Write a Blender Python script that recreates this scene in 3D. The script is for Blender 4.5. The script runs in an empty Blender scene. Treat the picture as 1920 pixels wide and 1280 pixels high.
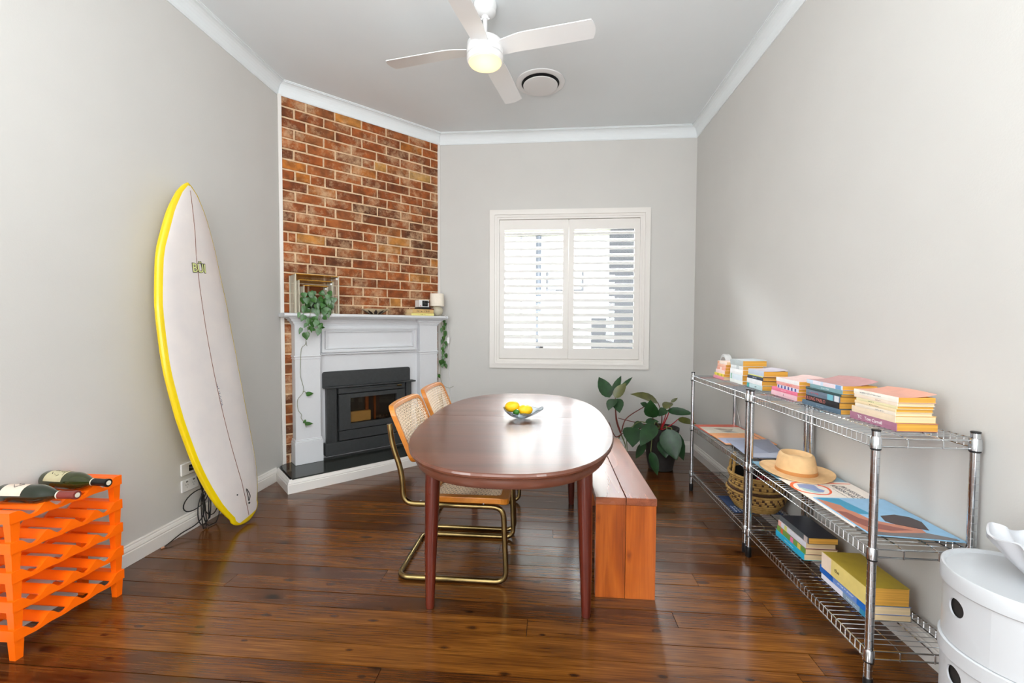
import bpy, bmesh, math, random
from mathutils import Vector, Matrix
R = math.radians
rnd = random.Random(7)
sc = bpy.context.scene
XLW, XRW = -2.125, 1.405
COL = sc.collection

# ------------------------------------------------------------ camera, sky, sun, lights, exposure
def make_camera():
    yaw, pit, rol = 0.0825, -0.035, 0.0042
    cy, sy, cp, sp = math.cos(yaw), math.sin(yaw), math.cos(pit), math.sin(pit)
    fwd = Vector((-sy*cp, cy*cp, sp)); right = Vector((cy, sy, 0)); up = right.cross(fwd)
    c, s = math.cos(rol), math.sin(rol)
    r2 = c*right + s*up; u2 = -s*right + c*up
    m = Matrix(((r2.x, u2.x, -fwd.x, 0), (r2.y, u2.y, -fwd.y, 0), (r2.z, u2.z, -fwd.z, 1.22), (0, 0, 0, 1)))
    cd = bpy.data.cameras.new('camera'); cd.sensor_width = 36; cd.lens = 814.5/1920*36; cd.clip_start = 0.05
    co = bpy.data.objects.new('camera', cd); COL.objects.link(co); co.matrix_world = m; sc.camera = co
make_camera()
w = bpy.data.worlds.new('sky'); sc.world = w; w.use_nodes = True
bg = w.node_tree.nodes['Background']; bg.inputs[0].default_value = (0.95, 0.975, 1.0, 1); bg.inputs[1].default_value = 5.0
sl = bpy.data.lights.new('sun', 'SUN'); sl.energy = 6; sl.angle = R(1); sl.color = (1, .96, .9)
so = bpy.data.objects.new('sun', sl); COL.objects.link(so); so.rotation_euler = (R(38), 0, R(25))
al = bpy.data.lights.new('ceiling_bounce_fill', 'AREA'); al.shape = 'RECTANGLE'; al.size = 1.6; al.size_y = 1.0; al.energy = 118; al.color = (.93, .97, 1)  # added fill behind the camera, aimed up to bounce off the ceiling
ao = bpy.data.objects.new('ceiling_bounce_fill', al); COL.objects.link(ao); ao.location = (-.35, -1.3, 1.9); ao.rotation_euler = (R(166), 0, 0)
for nm_, lx_, ry_, en_ in (('left_side_fill', XLW+.04, -90, 66), ('right_side_fill', XRW-.04, 90, 50)):  # pair of added area fills, one per side, out of view
    l2 = bpy.data.lights.new(nm_, 'AREA'); l2.shape = 'RECTANGLE'; l2.size = 1.5; l2.size_y = 1.3; l2.energy = en_; l2.color = (.95, .99, 1)
    o2 = bpy.data.objects.new(nm_, l2); COL.objects.link(o2); o2.location = (lx_, -.9, 1.65); o2.rotation_euler = (0, R(ry_), 0)
wl = bpy.data.lights.new('window_daylight', 'AREA'); wl.shape = 'RECTANGLE'; wl.size = 2.4; wl.size_y = 1.6; wl.energy = 1500; wl.color = (.94, .97, 1)
wo = bpy.data.objects.new('window_daylight', wl); COL.objects.link(wo); wo.location = (.2, 5.5, 3.5); wo.rotation_euler = (R(-38), 0, 0)
sc.view_settings.view_transform = 'Standard'; sc.view_settings.look = 'None'
sc.view_settings.gamma = 1; sc.view_settings.use_curve_mapping = False; sc.view_settings.exposure = 0.43
sc.cycles.use_denoising = True
sc.cycles.max_bounces = 10; sc.cycles.diffuse_bounces = 6; sc.cycles.glossy_bounces = 4; sc.cycles.transmission_bounces = 6; sc.cycles.transparent_max_bounces = 12
sc.cycles.sample_clamp_indirect = 6; sc.cycles.caustics_reflective = False; sc.cycles.caustics_refractive = False

# ------------------------------------------------------------ materials
MC = {}
def srgb(c):
    return tuple(((x/255)/12.92 if x/255 <= .04045 else ((x/255+.055)/1.055)**2.4) for x in c)+(1,)
def mat(name, col, rough=.5, metal=0, noise=None, bump=None, coat=0, trans=0, ior=1.45, spec=.5, emit=None, space='Object', stretch=(1, 1, 1), sheen=0):
    if name in MC: return MC[name]
    m = bpy.data.materials.new(name); m.use_nodes = True; MC[name] = m
    nt = m.node_tree; N = nt.nodes; L = nt.links; b = N['Principled BSDF']
    c = srgb(col); b.inputs['Base Color'].default_value = c; b.inputs['Roughness'].default_value = rough
    b.inputs['Metallic'].default_value = metal; b.inputs['Coat Weight'].default_value = coat; b.inputs['Coat Roughness'].default_value = .1
    b.inputs['Transmission Weight'].default_value = trans; b.inputs['IOR'].default_value = ior; b.inputs['Specular IOR Level'].default_value = spec
    if emit: b.inputs['Emission Color'].default_value = srgb(emit[0]); b.inputs['Emission Strength'].default_value = emit[1]
    tc = N.new('ShaderNodeTexCoord'); mp = N.new('ShaderNodeMapping'); L.new(tc.outputs[space], mp.inputs[0]); mp.inputs['Scale'].default_value = stretch
    if noise is None: noise = (6, .06)
    n = N.new('ShaderNodeTexNoise'); n.inputs['Scale'].default_value = noise[0]; n.inputs['Detail'].default_value = 5; L.new(mp.outputs[0], n.inputs[0])
    mx = N.new('ShaderNodeMix'); mx.data_type = 'RGBA'; k = noise[1]
    c2 = srgb(noise[2]) if len(noise) > 2 else None
    mx.inputs[6].default_value = tuple(min(1, x*(1+k)) for x in c[:3])+(1,) if c2 is None else c
    mx.inputs[7].default_value = tuple(x*(1-k) for x in c[:3])+(1,) if c2 is None else c2
    mr = N.new('ShaderNodeMapRange'); mr.inputs[1].default_value = .3; mr.inputs[2].default_value = .7; L.new(n.outputs[0], mr.inputs[0])
    if c2 is not None: mr.inputs[4].default_value = k
    L.new(mr.outputs[0], mx.inputs[0]); L.new(mx.outputs[2], b.inputs['Base Color'])
    if bump:
        n2 = N.new('ShaderNodeTexNoise'); n2.inputs['Scale'].default_value = bump[0]; n2.inputs['Detail'].default_value = 4; L.new(mp.outputs[0], n2.inputs[0])
        bp = N.new('ShaderNodeBump'); bp.inputs['Strength'].default_value = bump[1]; bp.inputs['Distance'].default_value = .01
        L.new(n2.outputs[0], bp.inputs['Height']); L.new(bp.outputs[0], b.inputs['Normal'])
    return m

def wood(name, cols, rough=.35, axis=0, scale=1.0, per_obj=0, coat=0, rings=7, knots=True, spec=.5, ringamt=.55, fine=.55, off=0):
    """procedural timber: grain runs along `axis`; cols dark..light"""
    if name in MC: return MC[name]
    m = bpy.data.materials.new(name); m.use_nodes = True; MC[name] = m
    nt = m.node_tree; N = nt.nodes; L = nt.links; b = N['Principled BSDF']
    tc = N.new('ShaderNodeTexCoord'); oi = N.new('ShaderNodeObjectInfo')
    add = N.new('ShaderNodeVectorMath'); add.operation = 'ADD'
    sclr = N.new('ShaderNodeVectorMath'); sclr.operation = 'SCALE'; sclr.inputs['Scale'].default_value = 37.0
    cmb = N.new('ShaderNodeCombineXYZ')
    for i in range(3): L.new(oi.outputs['Random'], cmb.inputs[i])
    L.new(cmb.outputs[0], sclr.inputs[0]); L.new(tc.outputs['Object'], add.inputs[0]); L.new(sclr.outputs[0], add.inputs[1])
    mp = N.new('ShaderNodeMapping'); s = [1*scale]*3; s[axis] = .12*scale; mp.inputs['Scale'].default_value = s
    L.new(add.outputs[0], mp.inputs[0])
    n1 = N.new('ShaderNodeTexNoise'); n1.inputs['Scale'].default_value = rings; n1.inputs['Detail'].default_value = 3; n1.inputs['Distortion'].default_value = .8; L.new(mp.outputs[0], n1.inputs[0])
    mul = N.new('ShaderNodeMath'); mul.operation = 'MULTIPLY'; mul.inputs[1].default_value = 9.0; L.new(n1.outputs[0], mul.inputs[0])
    fr = N.new('ShaderNodeMath'); fr.operation = 'PINGPONG'; fr.inputs[1].default_value = 1.0; L.new(mul.outputs[0], fr.inputs[0])
    mp2 = N.new('ShaderNodeMapping'); s2 = [60*scale]*3; s2[axis] = 2.2*scale; mp2.inputs['Scale'].default_value = s2; L.new(add.outputs[0], mp2.inputs[0])
    n2 = N.new('ShaderNodeTexNoise'); n2.inputs['Scale'].default_value = 3; n2.inputs['Detail'].default_value = 6; L.new(mp2.outputs[0], n2.inputs[0])
    mixf = N.new('ShaderNodeMath'); mixf.operation = 'MULTIPLY_ADD'; mixf.inputs[1].default_value = ringamt; L.new(fr.outputs[0], mixf.inputs[0])
    h2 = N.new('ShaderNodeMath'); h2.operation = 'MULTIPLY'; h2.inputs[1].default_value = fine; L.new(n2.outputs[0], h2.inputs[0])
    h3 = N.new('ShaderNodeMath'); h3.operation = 'ADD'; h3.inputs[1].default_value = off; L.new(h2.outputs[0], h3.inputs[0]); L.new(h3.outputs[0], mixf.inputs[2])
    last = mixf.outputs[0]
    if knots:
        mp3 = N.new('ShaderNodeMapping'); s3 = [7.5*scale]*3; s3[axis] = 3.2*scale; mp3.inputs['Scale'].default_value = s3; L.new(add.outputs[0], mp3.inputs[0])
        vo = N.new('ShaderNodeTexVoronoi'); vo.voronoi_dimensions = '2D'; vo.inputs['Scale'].default_value = 1.0
        sx3 = N.new('ShaderNodeSeparateXYZ'); cx3 = N.new('ShaderNodeCombineXYZ'); L.new(mp3.outputs[0], sx3.inputs[0]); L.new(sx3.outputs[axis], cx3.inputs[0]); L.new(sx3.outputs[{0: 1, 1: 0, 2: 0}[axis]], cx3.inputs[1]); L.new(cx3.outputs[0], vo.inputs[0])
        mr = N.new('ShaderNodeMapRange'); mr.inputs[1].default_value = .02; mr.inputs[2].default_value = .2; mr.inputs[3].default_value = .5; mr.inputs[4].default_value = 0; sepk = N.new('ShaderNodeSeparateColor'); L.new(vo.outputs['Color'], sepk.inputs[0]); szk = N.new('ShaderNodeMapRange'); szk.inputs[3].default_value = 1.1; szk.inputs[4].default_value = 3.6; L.new(sepk.outputs[1], szk.inputs[0])
        nzk = N.new('ShaderNodeTexNoise'); nzk.inputs['Scale'].default_value = 22; L.new(add.outputs[0], nzk.inputs[0])
        mdk = N.new('ShaderNodeMath'); mdk.operation = 'MULTIPLY'; L.new(vo.outputs['Distance'], mdk.inputs[0]); L.new(szk.outputs[0], mdk.inputs[1])
        adk = N.new('ShaderNodeMath'); adk.operation = 'MULTIPLY_ADD'; adk.inputs[1].default_value = .16; L.new(nzk.outputs[0], adk.inputs[0]); L.new(mdk.outputs[0], adk.inputs[2])
        sbk = N.new('ShaderNodeMath'); sbk.operation = 'SUBTRACT'; sbk.inputs[1].default_value = .08; L.new(adk.outputs[0], sbk.inputs[0]); L.new(sbk.outputs[0], mr.inputs[0])
        sub = N.new('ShaderNodeMath'); sub.operation = 'SUBTRACT'; L.new(last, sub.inputs[0]); L.new(mr.outputs[0], sub.inputs[1]); last = sub.outputs[0]
        sep = N.new('ShaderNodeSeparateColor'); L.new(vo.outputs['Color'], sep.inputs[0]); gt = N.new('ShaderNodeMath'); gt.operation = 'GREATER_THAN'; gt.inputs[1].default_value = .35; L.new(sep.outputs[0], gt.inputs[0])
        mk = N.new('ShaderNodeMath'); mk.operation = 'MULTIPLY'; L.new(gt.outputs[0], mk.inputs[0]); L.new(mr.outputs[0], mk.inputs[1]); L.new(mk.outputs[0], sub.inputs[1])
    if per_obj:
        po = N.new('ShaderNodeMath'); po.operation = 'MULTIPLY_ADD'; po.inputs[1].default_value = per_obj; po.inputs[2].default_value = -per_obj/2
        L.new(oi.outputs['Random'], po.inputs[0]); ad = N.new('ShaderNodeMath'); ad.operation = 'ADD'; L.new(last, ad.inputs[0]); L.new(po.outputs[0], ad.inputs[1]); last = ad.outputs[0]
    cr = N.new('ShaderNodeValToRGB'); e = cr.color_ramp.elements
    e[0].position = .05; e[0].color = srgb(cols[0]); e[1].position = .95; e[1].color = srgb(cols[-1])
    for i, c in enumerate(cols[1:-1]):
        x = e.new(.05+.9*(i+1)/(len(cols)-1)); x.color = srgb(c)
    L.new(last, cr.inputs[0]); L.new(cr.outputs[0], b.inputs['Base Color'])
    b.inputs['Roughness'].default_value = rough; b.inputs['Coat Weight'].default_value = coat; b.inputs['Coat Roughness'].default_value = .13; b.inputs['Specular IOR Level'].default_value = spec
    bp = N.new('ShaderNodeBump'); bp.inputs['Strength'].default_value = .06; bp.inputs['Distance'].default_value = .003; L.new(n2.outputs[0], bp.inputs['Height']); L.new(bp.outputs[0], b.inputs['Normal'])
    rr = N.new('ShaderNodeMapRange'); rr.inputs[3].default_value = max(.02, rough-.07); rr.inputs[4].default_value = rough+.1; L.new(n1.outputs[0], rr.inputs[0]); L.new(rr.outputs[0], b.inputs['Roughness'])
    return m

def brick_material():
    m = bpy.data.materials.new('fired_brick'); m.use_nodes = True
    nt = m.node_tree; N = nt.nodes; L = nt.links; b = N['Principled BSDF']; b.inputs['Roughness'].default_value = .85
    oi = N.new('ShaderNodeObjectInfo'); geo = N.new('ShaderNodeNewGeometry')
    cr = N.new('ShaderNodeValToRGB'); cr.color_ramp.interpolation = 'LINEAR'; e = cr.color_ramp.elements
    e[0].position = 0; e[0].color = srgb((96, 52, 22)); e[1].position = 1; e[1].color = srgb((184, 140, 76))
    for p, c in ((.2, (130, 66, 26)), (.45, (152, 78, 28)), (.65, (160, 88, 38)), (.82, (138, 80, 42)), (.93, (180, 106, 34))): x = e.new(p); x.color = srgb(c)
    L.new(oi.outputs['Random'], cr.inputs[0])
    n = N.new('ShaderNodeTexNoise'); n.inputs['Scale'].default_value = 14; n.inputs['Detail'].default_value = 8; L.new(geo.outputs['Position'], n.inputs[0])
    mr = N.new('ShaderNodeMapRange'); mr.inputs[1].default_value = .35; mr.inputs[2].default_value = .7; mr.inputs[3].default_value = .55; mr.inputs[4].default_value = 1.25; L.new(n.outputs[0], mr.inputs[0])
    mu = N.new('ShaderNodeMix'); mu.data_type = 'RGBA'; mu.blend_type = 'MULTIPLY'; mu.inputs[0].default_value = 1; L.new(cr.outputs[0], mu.inputs[6])
    cc = N.new('ShaderNodeCombineXYZ'); [L.new(mr.outputs[0], cc.inputs[i]) for i in range(3)]; L.new(cc.outputs[0], mu.inputs[7])
    # lime residue in ragged patches
    n2 = N.new('ShaderNodeTexNoise'); n2.inputs['Scale'].default_value = 5.5; n2.inputs['Detail'].default_value = 10; n2.inputs['Roughness'].default_value = .78; L.new(geo.outputs['Position'], n2.inputs[0])
    r2 = N.new('ShaderNodeMapRange'); r2.inputs[1].default_value = .49; r2.inputs[2].default_value = .64; r2.inputs[4].default_value = .72; L.new(n2.outputs[0], r2.inputs[0])
    mw = N.new('ShaderNodeMix'); mw.data_type = 'RGBA'; L.new(r2.outputs[0], mw.inputs[0]); L.new(mu.outputs[2], mw.inputs[6]); mw.inputs[7].default_value = srgb((208, 172, 134))
    L.new(mw.outputs[2], b.inputs['Base Color'])
    bp = N.new('ShaderNodeBump'); bp.inputs['Strength'].default_value = .6; bp.inputs['Distance'].default_value = .004
    n3 = N.new('ShaderNodeTexNoise'); n3.inputs['Scale'].default_value = 90; n3.inputs['Detail'].default_value = 5; L.new(geo.outputs['Position'], n3.inputs[0]); L.new(n3.outputs[0], bp.inputs['Height']); L.new(bp.outputs[0], b.inputs['Normal'])
    return m

def glass_pane(name, tint=(.97, .99, 1)):
    if name in MC: return MC[name]
    m = bpy.data.materials.new(name); m.use_nodes = True; MC[name] = m
    nt = m.node_tree; N = nt.nodes; L = nt.links; N.remove(N['Principled BSDF'])
    t = N.new('ShaderNodeBsdfTransparent'); t.inputs[0].default_value = (*tint, 1); g = N.new('ShaderNodeBsdfGlossy'); g.inputs['Roughness'].default_value = .02
    f = N.new('ShaderNodeFresnel'); f.inputs[0].default_value = 1.45; mx = N.new('ShaderNodeMixShader')
    L.new(f.outputs[0], mx.inputs[0]); L.new(t.outputs[0], mx.inputs[1]); L.new(g.outputs[0], mx.inputs[2]); L.new(mx.outputs[0], N['Material Output'].inputs[0])
    return m

def cane_material(name, light, dark):
    m = bpy.data.materials.new(name); m.use_nodes = True
    nt = m.node_tree; N = nt.nodes; L = nt.links; b = N['Principled BSDF']; b.inputs['Roughness'].default_value = .55
    b.inputs['Base Color'].default_value = srgb(light)
    n = N.new('ShaderNodeTexNoise'); n.inputs['Scale'].default_value = 30; mx = N.new('ShaderNodeMix'); mx.data_type = 'RGBA'
    tc = N.new('ShaderNodeTexCoord'); L.new(tc.outputs['Object'], n.inputs[0]); L.new(n.outputs[0], mx.inputs[0]); mx.inputs[6].default_value = srgb(light); mx.inputs[7].default_value = srgb(dark); L.new(mx.outputs[2], b.inputs['Base Color'])
    return m

M_wall = mat('wall_paint', (201, 199, 195), .75, noise=(3, .015), bump=(150, .05), space='Object')
M_ceil = mat('ceiling_paint', (224, 229, 231), .85, noise=(3, .01))
M_trim = mat('gloss_white_trim', (224, 220, 215), .35, noise=(4, .015))
M_mant = mat('mantel_white_paint', (214, 215, 218), .38, noise=(5, .02), bump=(60, .06))
M_mort = mat('lime_mortar', (232, 204, 168), .95, noise=(35, .45, (176, 134, 96)), bump=(120, .8))
M_brick = brick_material()
M_floor = wood('stained_pine_floor', [(26, 11, 3), (76, 40, 12), (106, 62, 20), (140, 88, 34)], rough=.22, axis=0, per_obj=.3, coat=.3, rings=5, ringamt=.22, fine=.9, off=-.12)
M_gap = mat('floor_gap_dark', (24, 14, 9), .8)
M_table = wood('varnished_teak', [(74, 40, 28), (92, 52, 38), (104, 62, 46)], rough=.30, axis=0, coat=.35, rings=4, knots=False)
M_tleg = wood('varnished_teak_leg', [(58, 16, 8), (84, 27, 14), (98, 38, 22)], rough=.28, axis=2, coat=.4, rings=4, knots=False)
M_pine = wood('orange_pine', [(88, 36, 8), (138, 62, 12), (164, 79, 18), (182, 95, 30)], rough=.3, axis=2, coat=.35, rings=5)
M_pinet = wood('orange_pine_top', [(96, 46, 26), (136, 72, 44), (156, 88, 56)], rough=.25, axis=1, coat=.8, rings=5)
M_beech = wood('honey_beech', [(172, 98, 22), (188, 113, 30), (200, 128, 42)], rough=.35, axis=1, coat=.2, rings=4, knots=False)
M_cane = cane_material('woven_cane', (240, 222, 198), (218, 188, 152))
M_brass = mat('aged_brass', (134, 114, 74), .26, metal=1, noise=(20, .2))
M_chrome = mat('chrome', (208, 212, 216), .14, metal=1, noise=(20, .04))
M_black = mat('black_plastic', (18, 18, 19), .4)
M_granite = mat('black_granite', (38, 40, 38), .12, noise=(160, .5, (70, 74, 70)))
M_stove = mat('charcoal_stove_enamel', (64, 66, 67), .45, metal=.25, noise=(40, .1), bump=(300, .1))
M_white = mat('white_plastic', (228, 228, 228), .3, noise=(4, .01))
M_abs = mat('glossy_white_abs', (188, 190, 193), .3, noise=(4, .01), coat=.05)
M_ceram = mat('white_porcelain', (194, 195, 199), .3, coat=.1)
M_orange = mat('orange_plastic', (253, 106, 3), .38, noise=(3, .03))
M_leafA = mat('philodendron_leaf', (26, 62, 26), .42, noise=(18, .4), coat=.12)
M_leafB = mat('olive_leaf', (82, 84, 34), .35, noise=(18, .3), coat=.2)
M_pothos = mat('pothos_leaf', (42, 90, 18), .38, noise=(30, .4), coat=.25)
M_stem = mat('green_stem', (104, 112, 62), .6, noise=(20, .2))
M_stemr = mat('maroon_stem', (104, 44, 34), .5, noise=(20, .3))
M_red = mat('red_stem', (176, 24, 34), .4, noise=(20, .2))
M_pages = mat('yellowed_pages', (214, 158, 66), .9, noise=(1, .3), stretch=(1, 1, 400), space='Object')
M_pagesw = mat('cream_pages', (226, 200, 158), .9, noise=(1, .15), stretch=(1, 1, 400))
def cm(c, rough=.45, name=None): return mat(name or 'print_%d_%d_%d' % tuple(c), c, rough, noise=(25, .06))

# ------------------------------------------------------------ mesh helpers
class MB:
    """collects shapes for ONE mesh; xf maps the coordinates given into the builder's frame"""
    def __init__(s, xf=None): s.v = []; s.f = []; s.mi = []; s.sm = []; s.xf = xf; s.cur = 0; s.smooth = False
    def add(s, vs, fs):
        o = len(s.v)
        for p in vs:
            p = Vector(p); s.v.append(tuple(s.xf @ p) if s.xf is not None else tuple(p))
        for f in fs: s.f.append([i+o for i in f]); s.mi.append(s.cur); s.sm.append(s.smooth)
    def box(s, a, b, ch=0):
        x0, y0, z0 = [min(a[i], b[i]) for i in range(3)]; x1, y1, z1 = [max(a[i], b[i]) for i in range(3)]
        if ch <= 0 or min(x1-x0, y1-y0, z1-z0) < 2.2*ch:
            s.add([(x0,y0,z0),(x1,y0,z0),(x1,y1,z0),(x0,y1,z0),(x0,y0,z1),(x1,y0,z1),(x1,y1,z1),(x0,y1,z1)], [(0,3,2,1),(4,5,6,7),(0,1,5,4),(1,2,6,5),(2,3,7,6),(3,0,4,7)]); return
        c = ch; P = []
        for z, i in ((z0, c), (z0+c, 0), (z1-c, 0), (z1, c)):
            P += [(x0+i+(c if i == 0 else 0)*0, y0+i, z), (x1-i, y0+i, z), (x1-i, y1-i, z), (x0+i, y1-i, z)]
        F = [(3,2,1,0), (12,13,14,15)]
        for k in range(3):
            for j in range(4): F.append((k*4+j, k*4+(j+1)%4, k*4+4+(j+1)%4, k*4+4+j))
        s.add(P, F)
    def prism(s, pts, z0, z1):
        n = len(pts); s.add([(x, y, z0) for x, y in pts]+[(x, y, z1) for x, y in pts], [tuple(range(n-1, -1, -1)), tuple(range(n, 2*n))]+[(i, (i+1) % n, n+(i+1) % n, n+i) for i in range(n)])
    def extr(s, prof, axis, a, b):
        """profile in the two other axes (in order) extruded along axis"""
        n = len(prof); P = []
        for t in (a, b):
            for u, v in prof: P.append({0: (t, u, v), 1: (u, t, v), 2: (u, v, t)}[axis])
        s.add(P, [tuple(range(n-1, -1, -1)), tuple(range(n, 2*n))]+[(i, (i+1) % n, n+(i+1) % n, n+i) for i in range(n)])
    def tube(s, pts, r, n=8, closed=False, cap=True):
        pts = [Vector(p) for p in pts]; m = len(pts); rs = r if isinstance(r, (list, tuple)) else [r]*m
        P = []; F = []; nrm = None
        for i, p in enumerate(pts):
            if closed: t = (pts[(i+1) % m]-pts[i-1])
            else: t = (pts[min(i+1, m-1)]-pts[max(i-1, 0)])
            t.normalize()
            if nrm is None:
                nrm = t.cross(Vector((0, 0, 1)) if abs(t.z) < .9 else Vector((0, 1, 0))).normalized()
            nrm = (nrm-t*nrm.dot(t)).normalized(); bi = t.cross(nrm)
            for k in range(n):
                a = 2*math.pi*k/n; P.append(p+(nrm*math.cos(a)+bi*math.sin(a))*rs[i])
        for i in range(m if closed else m-1):
            j = (i+1) % m
            for k in range(n): F.append((i*n+k, i*n+(k+1) % n, j*n+(k+1) % n, j*n+k))
        if cap and not closed: F.append(tuple(range(n-1, -1, -1))); F.append(tuple(range((m-1)*n, m*n)))
        s.smooth = True; s.add(P, F); s.smooth = False
    def lathe(s, prof, c=(0, 0, 0), n=24, axis=2, sx=1, sy=1, capb=True, capt=True, smooth=True):
        P = []; F = []; m = len(prof)
        for r, h in prof:
            for k in range(n):
                a = 2*math.pi*k/n; x, y = r*math.cos(a)*sx, r*math.sin(a)*sy
                P.append({2: (c[0]+x, c[1]+y, c[2]+h), 0: (c[0]+h, c[1]+x, c[2]+y), 1: (c[0]+x, c[1]+h, c[2]+y)}[axis])
        for i in range(m-1):
            for k in range(n): F.append((i*n+k, i*n+(k+1) % n, (i+1)*n+(k+1) % n, (i+1)*n+k))
        if capb: F.append(tuple(range(n-1, -1, -1)))
        if capt: F.append(tuple(range((m-1)*n, m*n)))
        s.smooth = smooth; s.add(P, F); s.smooth = False
    def grid(s, fn, nu, nv, smooth=True):
        P = [fn(i/nu, j/nv) for i in range(nu+1) for j in range(nv+1)]
        F = [(i*(nv+1)+j, (i+1)*(nv+1)+j, (i+1)*(nv+1)+j+1, i*(nv+1)+j+1) for i in range(nu) for j in range(nv)]
        s.smooth = smooth; s.add(P, F); s.smooth = False

def thing(name, label, cat, loc=(0, 0, 0), rz=0, group=None):
    o = bpy.data.objects.new(name, None); o.empty_display_size = .05; COL.objects.link(o); o.location = loc; o.rotation_euler = (0, 0, rz)
    o['label'] = label; o['category'] = cat
    if group: o['group'] = group
    return o
def tag(o, label, cat, group=None):
    o['label'] = label; o['category'] = cat
    if group: o['group'] = group
    return o
def root_of(o):
    while o.parent: o = o.parent
    return o
def obj(name, mb, mats, parent=None, world=False, loc=None, recalc=True, label=None, autosmooth=None, bevel=0):
    """world=True: the builder's numbers are world numbers, moved into the thing's own frame; loc: own origin for a top-level mesh"""
    me = bpy.data.meshes.new(name); me.from_pydata(mb.v, [], mb.f)
    if not isinstance(mats, (list, tuple)): mats = [mats]
    for m in mats: me.materials.append(m)
    me.polygons.foreach_set('material_index', mb.mi); me.polygons.foreach_set('use_smooth', mb.sm)
    off = Vector((0, 0, 0))
    if world and parent: off = Vector(root_of(parent).location)
    if loc is not None and parent is None: off = Vector(loc)
    if off.length: me.transform(Matrix.Translation(-off))
    if recalc:
        bm = bmesh.new(); bm.from_mesh(me); bmesh.ops.recalc_face_normals(bm, faces=bm.faces); bm.to_mesh(me); bm.free()
    me.update()
    if any(mb.sm): me.set_sharp_from_angle(angle=R(38))
    o = bpy.data.objects.new(name, me); COL.objects.link(o)
    if parent: o.parent = parent
    elif loc is not None: o.location = loc
    if label: o['label'] = label
    if bevel:
        b = o.modifiers.new('soft_edge', 'BEVEL'); b.width = bevel; b.segments = 2; b.limit_method = 'ANGLE'; b.angle_limit = R(40)
    return o
def copy_tree(o, parent=None):
    c = o.copy(); COL.objects.link(c); c.parent = parent
    for ch in list(o.children): copy_tree(ch, c)
    return c
def struct(name, mb, m, **k):
    o = obj(name, mb, m, **k); o['kind'] = 'structure'; return o
def lettering(name, text, size, m, parent, mw, align='CENTER', shear=0, offset=0, extrude=.0003, sx=1, label=None):
    """raised print; mw is a matrix in the parent's frame: x reading direction, z outward"""
    if text.startswith('~'):
        mb = MB(); rt_ = random.Random(len(name)+int(text[1:])); x_ = 0; n_ = int(text[1:]); bars = []
        for k in range(n_):
            if rt_.random() < .14: x_ += size*.35
            bars.append((x_, x_+size*.10*rt_.uniform(.8, 2.4), rt_.choice((-.3, -.3, .0)), rt_.choice((.3, .3, .12)))); x_ = bars[-1][1]+size*rt_.uniform(.14, .32)
        for a, b, c, d in bars: mb.box((a-x_/2, c*size, 0), (b-x_/2, d*size, extrude))
        mb.xf = None; o = obj(name, mb, m, parent, label=label); o.data.transform(mw @ Matrix.Diagonal((sx, 1, 1, 1))); o['kind'] = 'stuff'; return o
    cu = bpy.data.curves.new(name, 'FONT'); cu.body = text; cu.size = size; cu.align_x = align; cu.align_y = 'CENTER'; cu.extrude = extrude; cu.shear = shear; cu.offset = offset
    cu.resolution_u = 3; cu.materials.append(m); tmp = bpy.data.objects.new(name, cu)
    me = bpy.data.meshes.new_from_object(tmp); bpy.data.objects.remove(tmp); me.transform(mw @ Matrix.Diagonal((sx, 1, 1, 1)))
    o = bpy.data.objects.new(name, me); COL.objects.link(o); o.parent = parent; o['kind'] = 'stuff'
    if label: o['label'] = label
    return o
def frame(origin, xd, yd):
    x = Vector(xd).normalized(); y = Vector(yd); y = (y-x*y.dot(x)).normalized(); z = x.cross(y)
    m = Matrix((x, y, z)).transposed().to_4x4(); m.translation = Vector(origin); return m
def smoothpath(pts, n=4):
    """Catmull-Rom through the points"""
    P = [Vector(p) for p in pts]; out = []
    for i in range(len(P)-1):
        a = P[max(i-1, 0)]; b = P[i]; c = P[i+1]; d = P[min(i+2, len(P)-1)]
        for k in range(n):
            t = k/n; out.append(.5*((2*b)+(c-a)*t+(2*a-5*b+4*c-d)*t*t+(3*b-a-3*c+d)*t**3))
    out.append(P[-1]); return out
def rounded(pts, r, n=5):
    """polyline with its inner corners rounded to radius r"""
    P = [Vector(p) for p in pts]; out = [P[0]]
    for i in range(1, len(P)-1):
        a, b, c = P[i-1], P[i], P[i+1]; u = (a-b); v = (c-b); rr = min(r, u.length*.49, v.length*.49); u.normalize(); v.normalize()
        p0 = b+u*rr; p1 = b+v*rr
        for k in range(n+1):
            t = k/n; out.append((1-t)**2*p0+2*t*(1-t)*b+t*t*p1)
    out.append(P[-1]); return out

# ------------------------------------------------------------ room dimensions
XL, XR, YB, H = -2.125, 1.405, 4.33, 3.12
YR = -2.6                      # the room goes on behind the camera
CZ, CP = 3.02, .075            # cornice bottom and projection
S0 = Vector((-2.12, 3.30, 0)); TS = Vector((1, 1, 0))/2**.5; TN = Vector((1, -1, 0))/2**.5
BR = Matrix(((TS.x, TN.x, 0, S0.x), (TS.y, TN.y, 0, S0.y), (0, 0, 1, 0), (0, 0, 0, 1)))   # brick wall frame: (along, out, up)
SW = 1.45                      # width of the brick wall

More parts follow.
